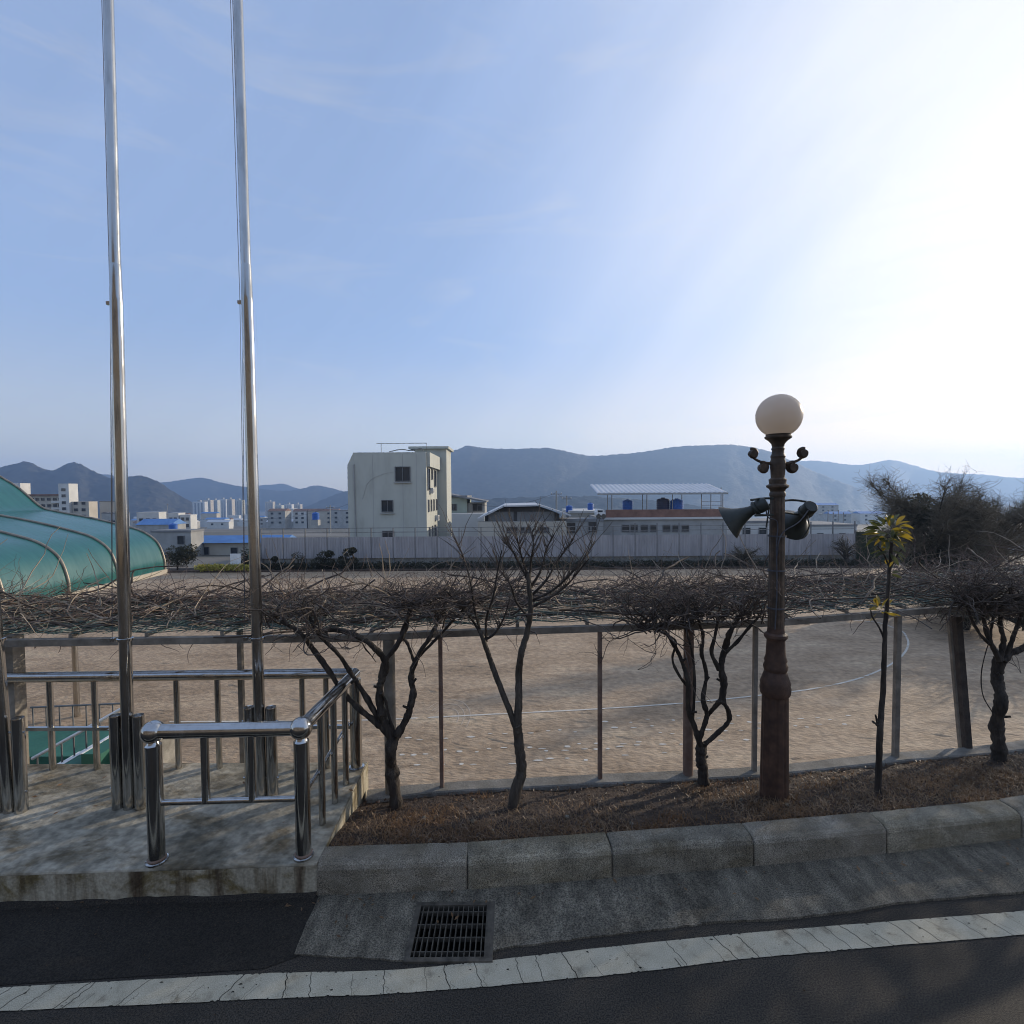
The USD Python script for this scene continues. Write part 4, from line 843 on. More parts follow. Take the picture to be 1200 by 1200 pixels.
# ------------------------------------------------------------------ canopy of the reviewing stand, its stair
can = thing('stand_canopy', 'teal curved plastic canopy with steel ribs at the left edge', 'canopy')
YC = 14.0; kx = YC / 600
profc = [(0, 0), (1, 13), (8, 31), (23, 43), (43, 50), (83, 60), (123, 68), (143, 74), (168, 96), (193, 112), (230, 137), (270, 150), (330, 158)]
pc = smoothline([[-u * kx, v * kx] for u, v in profc], 60)
e0 = at(193, 667, Y=YC)
def edge(Y): return np.array([e0[0] + (-.09) * (Y - YC), Y, e0[2] + .004 * (YC - Y)])
ribs_y = [YC, 12.1, 10.6, 9.1, 7.7]
def arch(Y, off=0.0):
    e = edge(Y); nrm = np.gradient(pc, axis=0); nrm = np.column_stack([-nrm[:, 1], nrm[:, 0]]); nrm /= np.linalg.norm(nrm, axis=1, keepdims=True); q = pc - off * nrm
    return np.column_stack([e[0] + q[:, 0], np.full(len(pc), Y), e[2] + q[:, 1]])
for y0, y1 in zip(ribs_y[:-1], ribs_y[1:]):
    A = [arch(y0 + (y1 - y0) * t) for t in np.linspace(0.002, .998, 5)]; B = [arch(y0 + (y1 - y0) * t, -.012) for t in np.linspace(0.002, .998, 5)]
    obj('panel', MB().grid(np.array(A)).grid(np.array(B)[::-1]), 'canopy_sheet', can, smooth=True)
for y in ribs_y: obj('rib', MB().tube(arch(y, .012), .032, 8), 'canopy_rib', can, smooth=50)
ea, eb = edge(YC + .03), edge(7.5)
bolts = MB()
for y in ribs_y:
    q = arch(y, -.018)
    for k in range(2, 46, 4):
        for dy in (-.05, .05): bolts.ball(q[k] + [0, dy, 0], .013, 1)
obj('bolts', bolts, 'steel', can, kind='stuff')
obj('eave_beam', MB().bar(ea + [.01, 0, -.06], eb + [.01, 0, -.06], .09, .12), 'eave_paint', can)
for y in (13.8,): e = edge(y); obj('column', MB().tube([e + [-2.4, 0, 1.1], [e[0] - 2.4, y, PZ]], .07, 12), 'steel', can, smooth=40)
st = thing('stand_stair', 'green painted stand floor and steps with white handrail below the platform', 'stairs')
fz_ = -1.5
f0 = MB().box((-11, 7.95, fz_ - .2), (-6.35, 9.0, fz_)); obj('deck', f0, 'floor_green', st)
nst = 8
for k in range(nst):
    x0 = -5.75 - .27 * k; obj('step', MB().box((x0 - .27, 7.0, PZ if k == nst - 1 else fz_ - .6 - .14 * k), (x0, 7.93, -.98 - .145 * k)), 'floor_green', st)
    obj('nosing', MB().box((x0 - .285, 7.0, -.99 - .145 * k), (x0 - .25, 7.925, -.974 - .145 * k)), 'white_frame', st)
ha, hb = at(38, 889, Y=7.5), at(149, 827, Y=7.5)
obj('handrail', MB().tube([ha, hb], .024, 10), 'white_frame', st, smooth=40)
obj('side_wall', MB().box((-5.74, 7.2, PZ), (-5.3, 7.9, -1.0)), 'wall_concrete', st)
for t in np.linspace(.05, .95, 8): p = ha + (hb - ha) * t; obj('baluster', MB().tube([p, [p[0], p[1], p[2] - .75]], .012, 8), 'fence_post', st, smooth=40)
ra, rb = at(36, 829, Y=9.0), at(150, 824, Y=9.0)
obj('back_rail', MB().tube([ra, rb], .016, 8), 'fence_post', st, smooth=40)
for t in np.linspace(0.02, .98, 8): p = ra + (rb - ra) * t; obj('baluster', MB().tube([p, [p[0], p[1], fz_]], .012, 8), 'fence_post', st, smooth=40)
obj('stringer', MB().bar([-5.85, 6.98, -1.35], [-7.9, 6.98, -2.45], .06, .3), 'wall_concrete', st)

# ------------------------------------------------------------------ far boundary fence, strip and shrubs
fen = thing('boundary_fence', 'pale corrugated sheet fence with wire top across the far side of the playground', 'fence')
x0f, x1f = at(306, 640, Y=FY)[0], at(1002, 640, Y=FY)[0]
nb_ = 27; xs = np.linspace(x0f, x1f, nb_ + 1); ztop, zbot, zpost = -.87, -2.62, -.12
for k in range(nb_):
    a, b = xs[k] + .04, xs[k + 1] - .04; nr = 8; q = []
    for i in range(nr):
        u = a + (b - a) * i / nr; w = (b - a) / nr
        q += [(u, 0), (u + .45 * w, 0), (u + .55 * w, .024), (u + .95 * w, .024)]
    q.append((b, 0)); q = np.array(q); dz = random.uniform(-.02, .02)
    g = np.array([[[x, FY - y, zbot] for x, y in q], [[x, FY - y, ztop + dz] for x, y in q]])
    g2 = g.copy()[::-1]; g2[:, :, 1] += .02
    obj('panel', MB().grid(g).grid(g2), 'fence_panel', fen)
for k in range(nb_ + 1): obj('post', MB().box((xs[k] - .04, FY + .03, PZ), (xs[k] + .04, FY + .11, zpost + (.25 if k > 16 else 0))), 'fence_post', fen)
for z in (zpost - .03, zpost - .38): obj('rail', MB().bar([x0f, FY + .07, z], [x1f, FY + .07, z + .02], .045), 'fence_post', fen)
obj('kick_wall', MB().box((x0f, FY + .12, PZ - .3), (x1f, FY + .3, zbot + .1)), 'wall_concrete', fen)

def foliage(c, rad, n, size, seed, squash=(1, 1, 1), shell=.55):
    """Leaf-sized faces spread through a crown."""
    r = np.random.default_rng(seed); d = r.normal(0, 1, (n, 3)); d /= np.linalg.norm(d, axis=1, keepdims=True)
    lump = .65 + .7 * meshkit.fbm(d * 2.2 + seed, 3)
    p = np.asarray(c) + d * (rad * lump * (shell + (1 - shell) * r.random(n) ** .6))[:, None] * np.asarray(squash)
    u = r.normal(0, 1, (n, 3)); u /= np.linalg.norm(u, axis=1, keepdims=True); w = np.cross(u, r.normal(0, 1, (n, 3))); w /= np.maximum(np.linalg.norm(w, axis=1, keepdims=True), 1e-6)
    s = size * r.uniform(.5, 1.4, (n, 1))
    v = np.stack([p - u * s, p + w * s * .45, p + u * s, p - w * s * .45], 1).reshape(-1, 3); i = np.arange(n)[:, None] * 4
    return v, np.concatenate([i + [0, 1, 2], i + [0, 2, 3]], 0)

hs = MB(); r = np.random.default_rng(3)
for k in range(900):
    x = r.uniform(x0f - 1, x1f + 1); v, f = foliage((x, FY - .8 + r.normal(0, .35), PZ + .22), .36, 20, .09, k, (1.5, 1, .9)); hs.add(v, f)
obj('ground_cover', hs, 'ivy', label='dark low ground cover along the foot of the far fence', cat='ground cover', kind='stuff')
obj('flower_strip', MB().box((x0f - 12, FY - 2.1, PZ - .1), (x1f + 2, FY - 1.85, PZ + .12)).box((x0f - 12, FY - 1.85, PZ - .1), (x1f + 2, FY + .02, PZ + .06)), 'soil', kind='structure')
sh_labels = ['small dark clipped shrub by the far fence, leftmost of four', 'rounded dark shrub by the far fence, second of four from left', 'low wide cloud-pruned shrub by the far fence, third of four', 'cloud-pruned shrub with separate pads, nearest the white building']
for i, (px, py, wpx, hpx) in enumerate(((322, 655, 11, 18), (349, 658, 15, 22), (380, 658, 23, 20), (408, 656, 20, 24))):
    t = thing('topiary_shrub', sh_labels[i], 'shrub', 'clipped shrubs in front of the far fence'); c = at(px, py, Y=FY - 1.5); s = FY / 600; cz = PZ
    obj('stem', MB().tube([[c[0], c[1], cz], [c[0] + .05, c[1], cz + .9]], .05, 6), 'bark', t)
    m = MB(); pads = [(0, .55, 1)] if i == 1 else [(-.3, .5, .55), (.3, .45, .5), (0, .85, .55), (.28, .95, .4)] if i else [(0, .75, .6), (-.15, .35, .5), (.25, .12, .4)]
    for dx, dz, k in pads:
        v, f = foliage((c[0] + dx * wpx * s, c[1], cz + dz * hpx * s), wpx * s * .55 * k, 420, .07, 40 + i, (1, 1, .8 if i != 1 else 1.15)); m.add(v, f)
    obj('foliage', m, 'ivy', t)
yh = MB()
for k in range(120):
    c = at(232 + 62 * r.random(), 671 + r.normal(0, 1.2), Y=FY - 1.8 + r.normal(0, .3)); v, f = foliage((c[0], c[1], PZ + .35), .32, 30, .08, 300 + k, (1.4, 1, .7)); yh.add(v, f)
obj('yellow_hedge', yh, 'yellow_hedge', label='yellow-green clipped hedge at the far left corner of the playground', cat='hedge')
gb = thing('leafy_bush', 'dark green bush right of the canopy end', 'bush'); c = at(208, 664, Y=FY - 1)
m = MB()
for k in range(9):
    v, f = foliage((c[0] + r.normal(0, .55), c[1] + r.normal(0, .4), PZ + .7 + r.random() * .9), .62, 300, .08, 500 + k); m.add(v, f)
obj('foliage', m, 'ivy', gb); obj('stem', MB().tube([[c[0], c[1], PZ], [c[0], c[1], PZ + 1]], .06, 6), 'bark', gb)
sgn = thing('notice_board', 'small white board on legs by the yellow hedge', 'sign'); c = at(276, 655, Y=FY - 1.2)
obj('board', MB().box((c[0] - .42, c[1] - .02, c[2] - .42), (c[0] + .42, c[1] + .02, c[2] + .42)), 'white_frame', sgn)
for dx in (-.3, .3): obj('leg', MB().box((c[0] + dx - .03, c[1] - .03, PZ), (c[0] + dx + .03, c[1] + .0, c[2] - .42)), 'fence_post', sgn)
dh = MB()
for k in range(60):
    c = at(287 + 14 * r.random(), 660 + r.normal(0, 5), Y=FY - .7); v, f = foliage(c, .4, 60, .09, 700 + k); dh.add(v, f)
obj('dark_hedge', dh, 'ivy', label='dark hedge block between the small white board and the white fence', cat='hedge')

# ------------------------------------------------------------------ buildings
def opening(parent, c, w, h, nrm, glass='window_glass', mull=1, frame='fence_post', deep=.09):
    """A window: frame proud of the wall, pane set back inside it. c: centre on the wall, nrm: '-y' or '+x'."""
    c = np.asarray(c, float); f = MB(); t = max(.05, .05 * w)
    def bx(u0, u1, z0, z1, d0, d1):
        if nrm == '-y': return ((c[0] + u0, c[1] - d1, c[2] + z0), (c[0] + u1, c[1] - d0, c[2] + z1))
        return ((c[0] + d0, c[1] + u0, c[2] + z0), (c[0] + d1, c[1] + u1, c[2] + z1))
    for u0, u1, z0, z1 in ((-w / 2 - t, w / 2 + t, h / 2, h / 2 + t), (-w / 2 - t, w / 2 + t, -h / 2 - t, -h / 2), (-w / 2 - t, -w / 2, -h / 2, h / 2), (w / 2, w / 2 + t, -h / 2, h / 2)): f.box(*bx(u0, u1, z0, z1, -.02, deep))
    for k in range(mull):
        u = -w / 2 + w * (k + 1) / (mull + 1); f.box(*bx(u - .025, u + .025, -h / 2, h / 2, .01, deep * .6))
    wd = obj('window', f, frame, parent)
    obj('pane', MB().box(*bx(-w / 2, w / 2, -h / 2, h / 2, -.015, .008)), glass, wd)
    return wd

# main white building
B = thing('concrete_building', 'pale three-storey concrete block with dark windows beyond the fence', 'building')
Yb = 52.0
xl, xr = at(408, 600, Y=Yb)[0], at(500, 600, Y=Yb)[0]; zt = at(455, 530, Y=Yb)[2]; zc_ = at(408, 545, Y=Yb)[2]; xc = at(414, 530, Y=Yb)[0]
Yd = Yb + 8.0
front = Polygon([(xl, -9), (xr, -9), (xr, zt - 1.55), (xr, zt), (xc, zt), (xl, zc_)])
def ext_y(poly, y0, y1):
    m = trimesh.creation.extrude_polygon(poly, y1 - y0, engine='earcut'); v = m.vertices; m.vertices = np.column_stack([v[:, 0], y1 - v[:, 2], v[:, 1]]); return m
obj('wall', MB().tm(ext_y(front, Yb, Yd)), 'house_pale', B)
obj('parapet', MB().box((xr + .003, Yb + .3, zt - 1.45), (xr + .35, Yd - .02, zt - .003)), 'house_pale', B)
obj('stair_tower', MB().box((xr - 2.6, Yd + .003, -9), (xr + 1.05, Yd + 4.5, at(515, 526, Y=Yd)[2])), 'house_pale', B)
zt2 = at(515, 526, Y=Yd)[2]
obj('tower_roof', MB().box((xr - 3.3, Yd - .4, zt2 + .003), (xr + 1.35, Yd + 4.9, zt2 + .28)), 'house_pale', B)
def onf(px, py): return at(px, py, Y=Yb)
for (a, b, c, d, gl_) in ((463, 547, 481, 564, 'window_glass'), (447, 586, 461, 600, 'window_glass'), (448, 622, 462, 634, 'window_glass')):
    p, q = onf(a, b), onf(c, d); opening(B, ((p[0] + q[0]) / 2, Yb, (p[2] + q[2]) / 2), q[0] - p[0] - .1, p[2] - q[2] - .1, '-y', gl_)
for y, w, z, h in ((Yb + 1.3, 1.3, onf(500, 560)[2] - .1, 2.2), (Yb + 3.6, .6, onf(500, 560)[2] + .5, 1.1), (Yb + 5.8, 1.3, onf(500, 560)[2] + .1, 1.8),
                   (Yb + 1.1, .5, onf(500, 593)[2], 1.2), (Yb + 2.9, .5, onf(500, 593)[2], 1.2), (Yb + 4.7, .5, onf(500, 593)[2], 1.2), (Yb + 6.8, .7, onf(500, 593)[2], 1.2),
                   (Yb + 1.5, .5, onf(500, 626)[2], 1.2), (Yb + 3.5, .5, onf(500, 626)[2], 1.2), (Yb + 5.5, .9, onf(500, 626)[2], 1.2)):
    opening(B, (xr, y, z), w, h, '+x', mull=0)
obj('drainpipe', MB().tube([[onf(415, 560)[0], Yb - .07, zt - 1.2], [onf(417, 560)[0], Yb - .07, -8]], .06, 8), 'house_grey', B, smooth=40)
for y, z in ((Yb + 2.4, onf(500, 575)[2]), (Yb + 6.0, onf(500, 610)[2])):
    ac = obj('air_conditioner', MB().box((xr + .02, y - .45, z - .3), (xr + .38, y + .45, z + .3)), 'house_white', B)
    obj('fan_grille', MB().lathe([(0, 0), (.22, 0), (.24, .02), (.2, .03), (0, .03)], (xr + .38, y, z), 16, axis=(1, 0, 0)), 'fence_post', ac)
for p0, p1 in (((463, 565), (481, 565)), ((447, 601), (461, 601))):
    p, q = onf(*p0), onf(*p1); obj('sill', MB().box((p[0] - .1, Yb - .16, p[2] - .1), (q[0] + .1, Yb - .003, p[2])), 'house_grey', B)
obj('cable', MB().tube(smoothline([onf(425, 585) - [0, .05, 0], onf(432, 565) - [0, .05, 0], onf(448, 556) - [0, .05, 0], onf(462, 553) - [0, .05, 0]], 16), .013, 5), 'house_grey', B)
for px in (437, 472, 488): obj('panel_joint', MB().box((onf(px, 560)[0] - .02, Yb - .006, -8), (onf(px, 560)[0] + .02, Yb + .002, zt - .2)), 'house_grey', B)
pr = MB(); zt_ = at(470, 519.5, Y=Yb + 2)[2]
xa, xb = at(441, 519, Y=Yb + 2)[0], at(500, 519, Y=Yb + 2)[0]
pr.tube([[xa, Yb + 2, zt_], [xb, Yb + 2, zt_]], .035, 6)
for x in (xa + .5, xb - .05): pr.tube([[x, Yb + 2, zt_], [x, Yb + 2, zt - .1]], .03, 6)
pr.tube(smoothline([[xa + 1.2, Yb + 2.5, zt + .25], [xa + 2.5, Yb + 2.5, zt + .5], [xa + 3.6, Yb + 2.4, zt + .35], [xa + 4.6, Yb + 2.5, zt + .6], [xb - .4, Yb + 2.5, zt + .1]], 20), .05, 6)
obj('roof_pipes', pr, 'fence_post', B, smooth=40)

def simple_house(name, label, cat, x0, x1, y0, y1, z0, z1, wall, roof='flat', roofmat='roof_grey', wins=(), group=None, over=.25, rh=1.2, winh=1.1, winw=.9):
    t = thing(name, label, cat, group)
    obj('wall', MB().box((x0, y0, z0), (x1, y1, z1)), wall, t)
    if roof == 'flat':
        obj('roof', MB().box((x0 - over * .3, y0 - over * .3, z1 + .003), (x1 + over * .3, y1 + over * .3, z1 + .3)), roofmat, t)
    elif roof == 'gable':     # ridge along x
        v = [(x0 - over, y0 - over, z1 + .002), (x1 + over, y0 - over, z1 + .002), (x1 + over, y1 + over, z1 + .002), (x0 - over, y1 + over, z1 + .002), (x0 - over, (y0 + y1) / 2, z1 + rh), (x1 + over, (y0 + y1) / 2, z1 + rh)]
        obj('roof', MB().add(v, [[0, 1, 5], [0, 5, 4], [2, 3, 4], [2, 4, 5], [0, 4, 3], [1, 2, 5], [0, 3, 2], [0, 2, 1]]), roofmat, t)
    for u, zz in wins:
        opening(t, (x0 + (x1 - x0) * u, y0, zz), winw, winh, '-y', mull=0, deep=.12)
    return t

# house right of the white building
Yh = 75.0
a, b = at(526, 603, Y=Yh), at(547, 583, Y=Yh)
hs_ = simple_house('small_house', 'pale green house with dark roof right behind the white block', 'house', a[0], b[0], Yh, Yh + 8, -10, b[2], 'house_green')
c = at(547, 579, Y=Yh); d = at(570, 587, Y=Yh)
obj('roof_slab', MB().bar([a[0] - .5, Yh + 3, b[2] + .55], [d[0], Yh + 3, d[2] - .1], 7.4, .22, upv=(0, 0, 1)), 'roof_grey', hs_)
obj('annex_wall', MB().box((b[0] + .003, Yh + 1, -10), (d[0] - .3, Yh + 7, d[2] - .3)), 'house_grey', hs_)
p, q = at(527, 591, Y=Yh), at(535, 598, Y=Yh); opening(hs_, ((p[0] + q[0]) / 2, Yh, (p[2] + q[2]) / 2), 1.0, .9, '-y')
p, q = at(553, 590, Y=Yh + 1), at(566, 599, Y=Yh + 1); opening(hs_, ((p[0] + q[0]) / 2, Yh + 1, (p[2] + q[2]) / 2), 1.3, 1.0, '-y')
p, q = at(526, 602, Y=Yh - 3), at(568, 612, Y=Yh - 3)
obj('terrace_wall', MB().box((p[0], Yh - 3, -10), (q[0], Yh - .1, p[2])), 'house_white', hs_)

# gabled shed
Ys = 56.0
S = thing('gabled_shed', 'dark shed with a low white-edged gable roof in the middle', 'shed')
rp = [at(*p, Y=Ys) for p in ((560, 608), (590, 593), (632, 592), (668, 604))]; base = [at(568, 606, Y=Ys), at(656, 603, Y=Ys)]
poly = Polygon([(base[0][0], -9), (base[1][0], -9), (base[1][0], rp[3][2] + .15), (rp[2][0], rp[2][2] - .2), (rp[1][0], rp[1][2] - .2), (base[0][0], rp[0][2] + .25)])
obj('wall', MB().tm(ext_y(poly, Ys + .4, Ys + 11)), 'shed_dark', S)
for k in range(3):
    a, b = rp[k], rp[k + 1]; obj('roof', MB().bar([a[0], Ys + 5.5, a[2]], [b[0] + .05, Ys + 5.5, b[2]], 12.4, .16), 'roof_sheet', S)
for px0, px1, mt in ((572, 602, 'shed_dark'), (606, 650, 'shed_dark')):
    a, b = at(px0, 600, Y=Ys), at(px1, 611, Y=Ys); obj('shutter', MB().box((a[0], Ys + .3, b[2]), (b[0], Ys + .397, a[2])), 'roof_grey', S)
a, b = at(560, 612, Y=Ys - 1.5), at(664, 640, Y=Ys - 1.5)
obj('annex_wall', MB().box((a[0], Ys - 1.5, -9), (b[0], Ys + .38, a[2])), 'house_cream', S)
for px in (600, 616, 637): p = at(px, 621, Y=Ys - 1.5); opening(S, (p[0], Ys - 1.5, p[2]), 1.1, .55, '-y')

# rooftop shelter building
Yr = 60.0
R = thing('rooftop_building', 'long low building with white shelter roof and red-brown parapet on top', 'building')
a, b = at(702, 614, Y=Yr), at(852, 610, Y=Yr); zr = at(780, 606, Y=Yr)[2]; xA, xB = a[0], b[0]
obj('wall', MB().box((xA, Yr, -9), (xB, Yr + 9, zr)), 'house_grey', R)
obj('parapet', MB().box((xA + .8, Yr - .1, zr + .003), (xB + .1, Yr + .2, at(780, 597, Y=Yr)[2])), 'brick_red', R)
obj('roof_edge', MB().box((xA - .15, Yr - .25, zr - .25), (xB + .15, Yr - .003, zr - .003)), 'house_white', R)
for px in (733, 743, 755, 766, 781, 792, 803): p = at(px, 619, Y=Yr); opening(R, (p[0], Yr, p[2]), .8, .75, '-y', mull=0)
sA, sB = at(700, 578, Y=Yr + .4), at(853, 574, Y=Yr + .4); tA, tB = at(700, 569, Y=Yr + 6), at(840, 566, Y=Yr + 6)
zs, zh = sA[2], at(770, 567.5, Y=Yr + 6)[2]
ns = 26; tops = np.linspace(sA[0], sB[0], ns * 4 + 1)
sh_ = []
for i, x in enumerate(tops): w = .07 if i % 4 in (1, 2) else 0; sh_.append([[x, Yr + .4, zs + w], [x, Yr + 6.2, zh + w], [x, Yr + 6.2, zh + w - .06], [x, Yr + .4, zs + w - .06], [x, Yr + .4, zs + w]])
obj('shelter_roof', MB().grid(np.array(sh_)), 'roof_sheet', R)
obj('gutter_trim', MB().box((sA[0], Yr + .3, zs - .22), (sB[0], Yr + .39, zs - .02)), 'house_grey', R)
for px, dy in ((712, .5), (717, 4), (753, .5), (758, 4), (788, .5), (799, 4), (822, .5), (833, .5), (845, 4), (847, .5)):
    x = at(px, 590, Y=Yr + dy)[0]; obj('shelter_post', MB().tube([[x, Yr + dy, zr], [x, Yr + dy, zs + (zh - zs) * (dy - .4) / 5.8 - .06]], .05, 6), 'fence_post', R)
for z in (588, 592): a, b = at(822, z, Y=Yr + 4), at(846, z, Y=Yr + 4); obj('shelter_rail', MB().tube([a, b], .03, 6), 'fence_post', R)
def tank(px, py0, py1, w, Y, mat, label):
    t = thing('water_tank', label, 'water tank'); c = at(px, py1, Y=Y); h = (py1 - py0) / 600 * Y; rr = w / 1200 * Y
    pr_ = [(0, 0), (rr * .95, 0)]
    for k in range(5): z = h * .82 * k / 5; pr_ += [(rr, z + .02), (rr, z + h * .12), (rr * .96, z + h * .14), (rr * .96, z + h * .16)]
    pr_ += [(rr, h * .82), (rr * .8, h * .9), (rr * .3, h * .95), (rr * .3, h), (0, h)]
    obj('body', MB().lathe(pr_, c, 20), mat, t, smooth=40)
    obj('stand', MB().box((c[0] - rr, Y - rr, c[2] - 1.2), (c[0] + rr, Y + rr, c[2] - .003)), 'house_grey', t)
tank(735.5, 585, 597, 12, Yr + 3, 'tank_blue', 'blue water tank under the shelter roof, set apart on the left')
tank(777, 583, 598, 15, Yr + 3, 'tank_dark', 'dark navy water tank under the shelter roof')
tank(793, 584, 599, 15, Yr + 2.6, 'tank_blue', 'blue water tank under the shelter roof beside the dark one')
tank(667, 592, 600, 8, 70, 'tank_blue', 'small blue tank near the utility pole, left of the shelter')
tank(692, 589, 598, 7, 72, 'tank_blue', 'narrow blue tank standing alone left of the shelter')
tank(203, 613, 621, 9, 120, 'tank_blue', 'blue tank on a roof far left, near the white town blocks')
tank(370, 600, 609, 8, 110, 'tank_blue', 'blue tank on a far roof left of the white block')
# parked vehicle on the roof terrace
cv = thing('parked_van', 'small white vehicle parked at the left end of the shelter building', 'van'); p = at(703, 607, Y=58.5); s = 58.5 / 600
prof_ = Polygon([(-4.5 * s, 0), (4.5 * s, 0), (4.6 * s, 3.5 * s), (3 * s, 4 * s), (2 * s, 7 * s), (-4 * s, 7.2 * s), (-4.7 * s, 4 * s)]).buffer(.1).buffer(-.05)
mm = ext_y(prof_, -.8, .8); mm.apply_translation([p[0], p[1], p[2] + .28]); obj('body', MB().tm(mm), 'car_paint', cv)
obj('side_window', MB().box((p[0] - 3.6 * s, p[1] - .83, p[2] + .28 + 4.4 * s), (p[0] + 1.8 * s, p[1] - .79, p[2] + .28 + 6.4 * s)), 'window_glass', cv)
for dx in (-.28, .28): obj('wheel', MB().lathe([(0, -.1), (.25, -.1), (.28, -.05), (.28, .05), (.25, .1), (0, .1)], (p[0] + dx, p[1] - .75, p[2] + .22), 16, axis=(0, 1, 0)), 'grate_iron', cv)
simple_house('flat_house', 'low grey flat-roofed building with a wide flat top left of the shelter', 'house', at(664, 604, Y=72)[0], at(702, 604, Y=72)[0], 68, 78, -12, at(680, 600, Y=72)[2], 'house_cream', roofmat='house_white', wins=((.3, -1.9), (.7, -1.9)))
simple_house('flat_house', 'grey lean-to wall block between the shed and the shelter', 'house', at(656, 612, Y=58)[0], at(706, 612, Y=58)[0], 57.5, 61, -9, at(680, 611, Y=58)[2], 'house_grey', wins=((.25, -1.3), (.75, -1.2)))
simple_house('flat_house', 'white wall of a low building behind the loudspeaker', 'house', at(862, 622, Y=66)[0], at(925, 622, Y=66)[0], 66, 72, -10, at(890, 613, Y=66)[2], 'house_white', wins=((.2, -2.6), (.5, -2.6), (.8, -2.6)))
# long pale building behind right part of fence
simple_house('flat_house', 'long white low building behind the right end of the sheet fence', 'house', at(918, 622, Y=80)[0], at(1004, 622, Y=80)[0], 80, 90, -12, at(950, 617, Y=80)[2], 'house_white', wins=((.2, -4.5), (.5, -4.5), (.8, -4.5)))

def pole(px, py0, py1, Y, label):
    t = thing('utility_pole', label, 'utility pole', 'utility poles beyond the fence'); a, b = at(px, py1, Y=Y), at(px, py0, Y=Y)
    obj('shaft', MB().tube([a, b], [.16, .11], 8), 'house_grey', t, smooth=40)
    obj('crossarm', MB().bar([b[0] - .8, Y, b[2] - .5], [b[0] + .8, Y, b[2] - .5], .1), 'fence_post', t)
    for dx in (-.7, 0, .7): obj('insulator', MB().lathe([(0, 0), (.06, 0), (.07, .12), (.03, .2), (0, .2)], (b[0] + dx, Y, b[2] - .45), 8), 'house_white', t)
pole(652, 575, 612, 75, 'utility pole just right of the gabled shed, taller of two')
pole(664, 581, 606, 82, 'shorter utility pole above the small blue tank')
pole(387, 592, 625, 100, 'utility pole left of the white block')
pole(196, 590, 612, 260, 'distant utility mast behind the far white town blocks')

# the school that the flagpoles stand in front of: behind the road, seen only in the polished steel
Q = thing('school_building', 'beige school front with rows of windows, mirrored in the stainless poles and rails', 'building')
obj('wall', MB().box((-34, -26, -.2), (26, -15, 11.5)), 'school_wall', Q)
obj('roof', MB().box((-34.3, -26.3, 11.503), (26.3, -14.7, 11.9)), 'roof_grey', Q)
for fl in range(3):
    for k in range(14):
        x = -31 + 4.2 * k; zc = 2.2 + 3.5 * fl
        wd = obj('window', MB().box((x - 1.5, -14.997, zc - .95), (x + 1.5, -14.95, zc - .85)).box((x - 1.5, -14.997, zc + .85), (x + 1.5, -14.95, zc + .95)).box((x - 1.5, -14.997, zc - .85), (x - 1.4, -14.95, zc + .85)).box((x + 1.4, -14.997, zc - .85), (x + 1.5, -14.95, zc + .85)).box((x - .04, -14.997, zc - .85), (x + .04, -14.95, zc + .85)), 'white_frame', Q)
        obj('pane', MB().box((x - 1.4, -14.996, zc - .85), (x + 1.4, -14.975, zc + .85)), 'window_glass', wd)

# ------------------------------------------------------------------ left: town
simple_house('warehouse', 'low warehouse with a bright blue roof at the left', 'warehouse', at(229, 640, Y=75)[0], at(330, 640, Y=75)[0], 75, 80, -12, at(260, 636, Y=75)[2], 'house_cream', 'gable', 'roof_blue', wins=((.12, -5.5), (.45, -5.6), (.7, -5.6)), rh=.9, over=.5)
simple_house('warehouse', 'grey workshop with two small windows left of the blue-roofed warehouse', 'warehouse', at(178, 640, Y=72)[0], at(224, 640, Y=72)[0], 72, 75, -12, at(200, 624, Y=72)[2], 'house_grey', 'flat', 'roof_grey', wins=((.75, -3.6), (.75, -5.1)))
simple_house('warehouse', 'low hall with blue sheet roof behind the left flagpole', 'warehouse', at(160, 620, Y=150)[0], at(200, 620, Y=150)[0], 150, 157, -20, at(180, 615, Y=150)[2], 'house_grey', 'gable', 'roof_blue', rh=1.6)
# apartment block with a stair tower
Ya = 190.0
A = thing('apartment_block', 'long cream apartment block with a tall stair tower above the canopy', 'building')
def hx(px, Y=Ya): return at(px, 600, Y=Y)[0]
def hz_(py, Y=Ya): return at(60, py, Y=Y)[2]
obj('wall', MB().box((hx(-30), Ya, -30), (hx(76), Ya + 5, hz_(581))), 'house_cream', A)
obj('lower_wing', MB().box((hx(87.5), Ya - 1, -30), (hx(107), Ya + 3, hz_(588))), 'house_cream', A)
obj('stair_tower', MB().box((hx(75), Ya - 2, -30), (hx(87), Ya + 2, hz_(567))), 'house_white', A)
obj('stair_tower', MB().box((hx(18), Ya - 2, -30), (hx(31), Ya + 2, hz_(566))), 'house_white', A)
obj('roof', MB().box((hx(31.3), Ya - .6, hz_(581) + .01), (hx(74.8), Ya + 5.4, hz_(579))), 'roof_brown', A)
for row, py in enumerate((585, 592.5, 600)):
    for px in (38, 44.5, 51, 58, 65, 71):
        opening(A, (hx(px), Ya, hz_(py)), 1.2, .95, '-y', mull=0, deep=.15)
    for px in (92, 101): opening(A, (hx(px), Ya - 1, hz_(py + 5)), 1.3, .95, '-y', mull=0, deep=.15)
for py in (574, 581, 589, 596, 602): opening(A, (hx(81), Ya - 2, hz_(py)), 1.3, .9, '-y', mull=0, deep=.15)
for py in (588.5, 596, 603): obj('balcony', MB().box((hx(64), Ya - 1.3, hz_(py + 1)), (hx(74), Ya - .003, hz_(py - 1.5))), 'house_white', A)
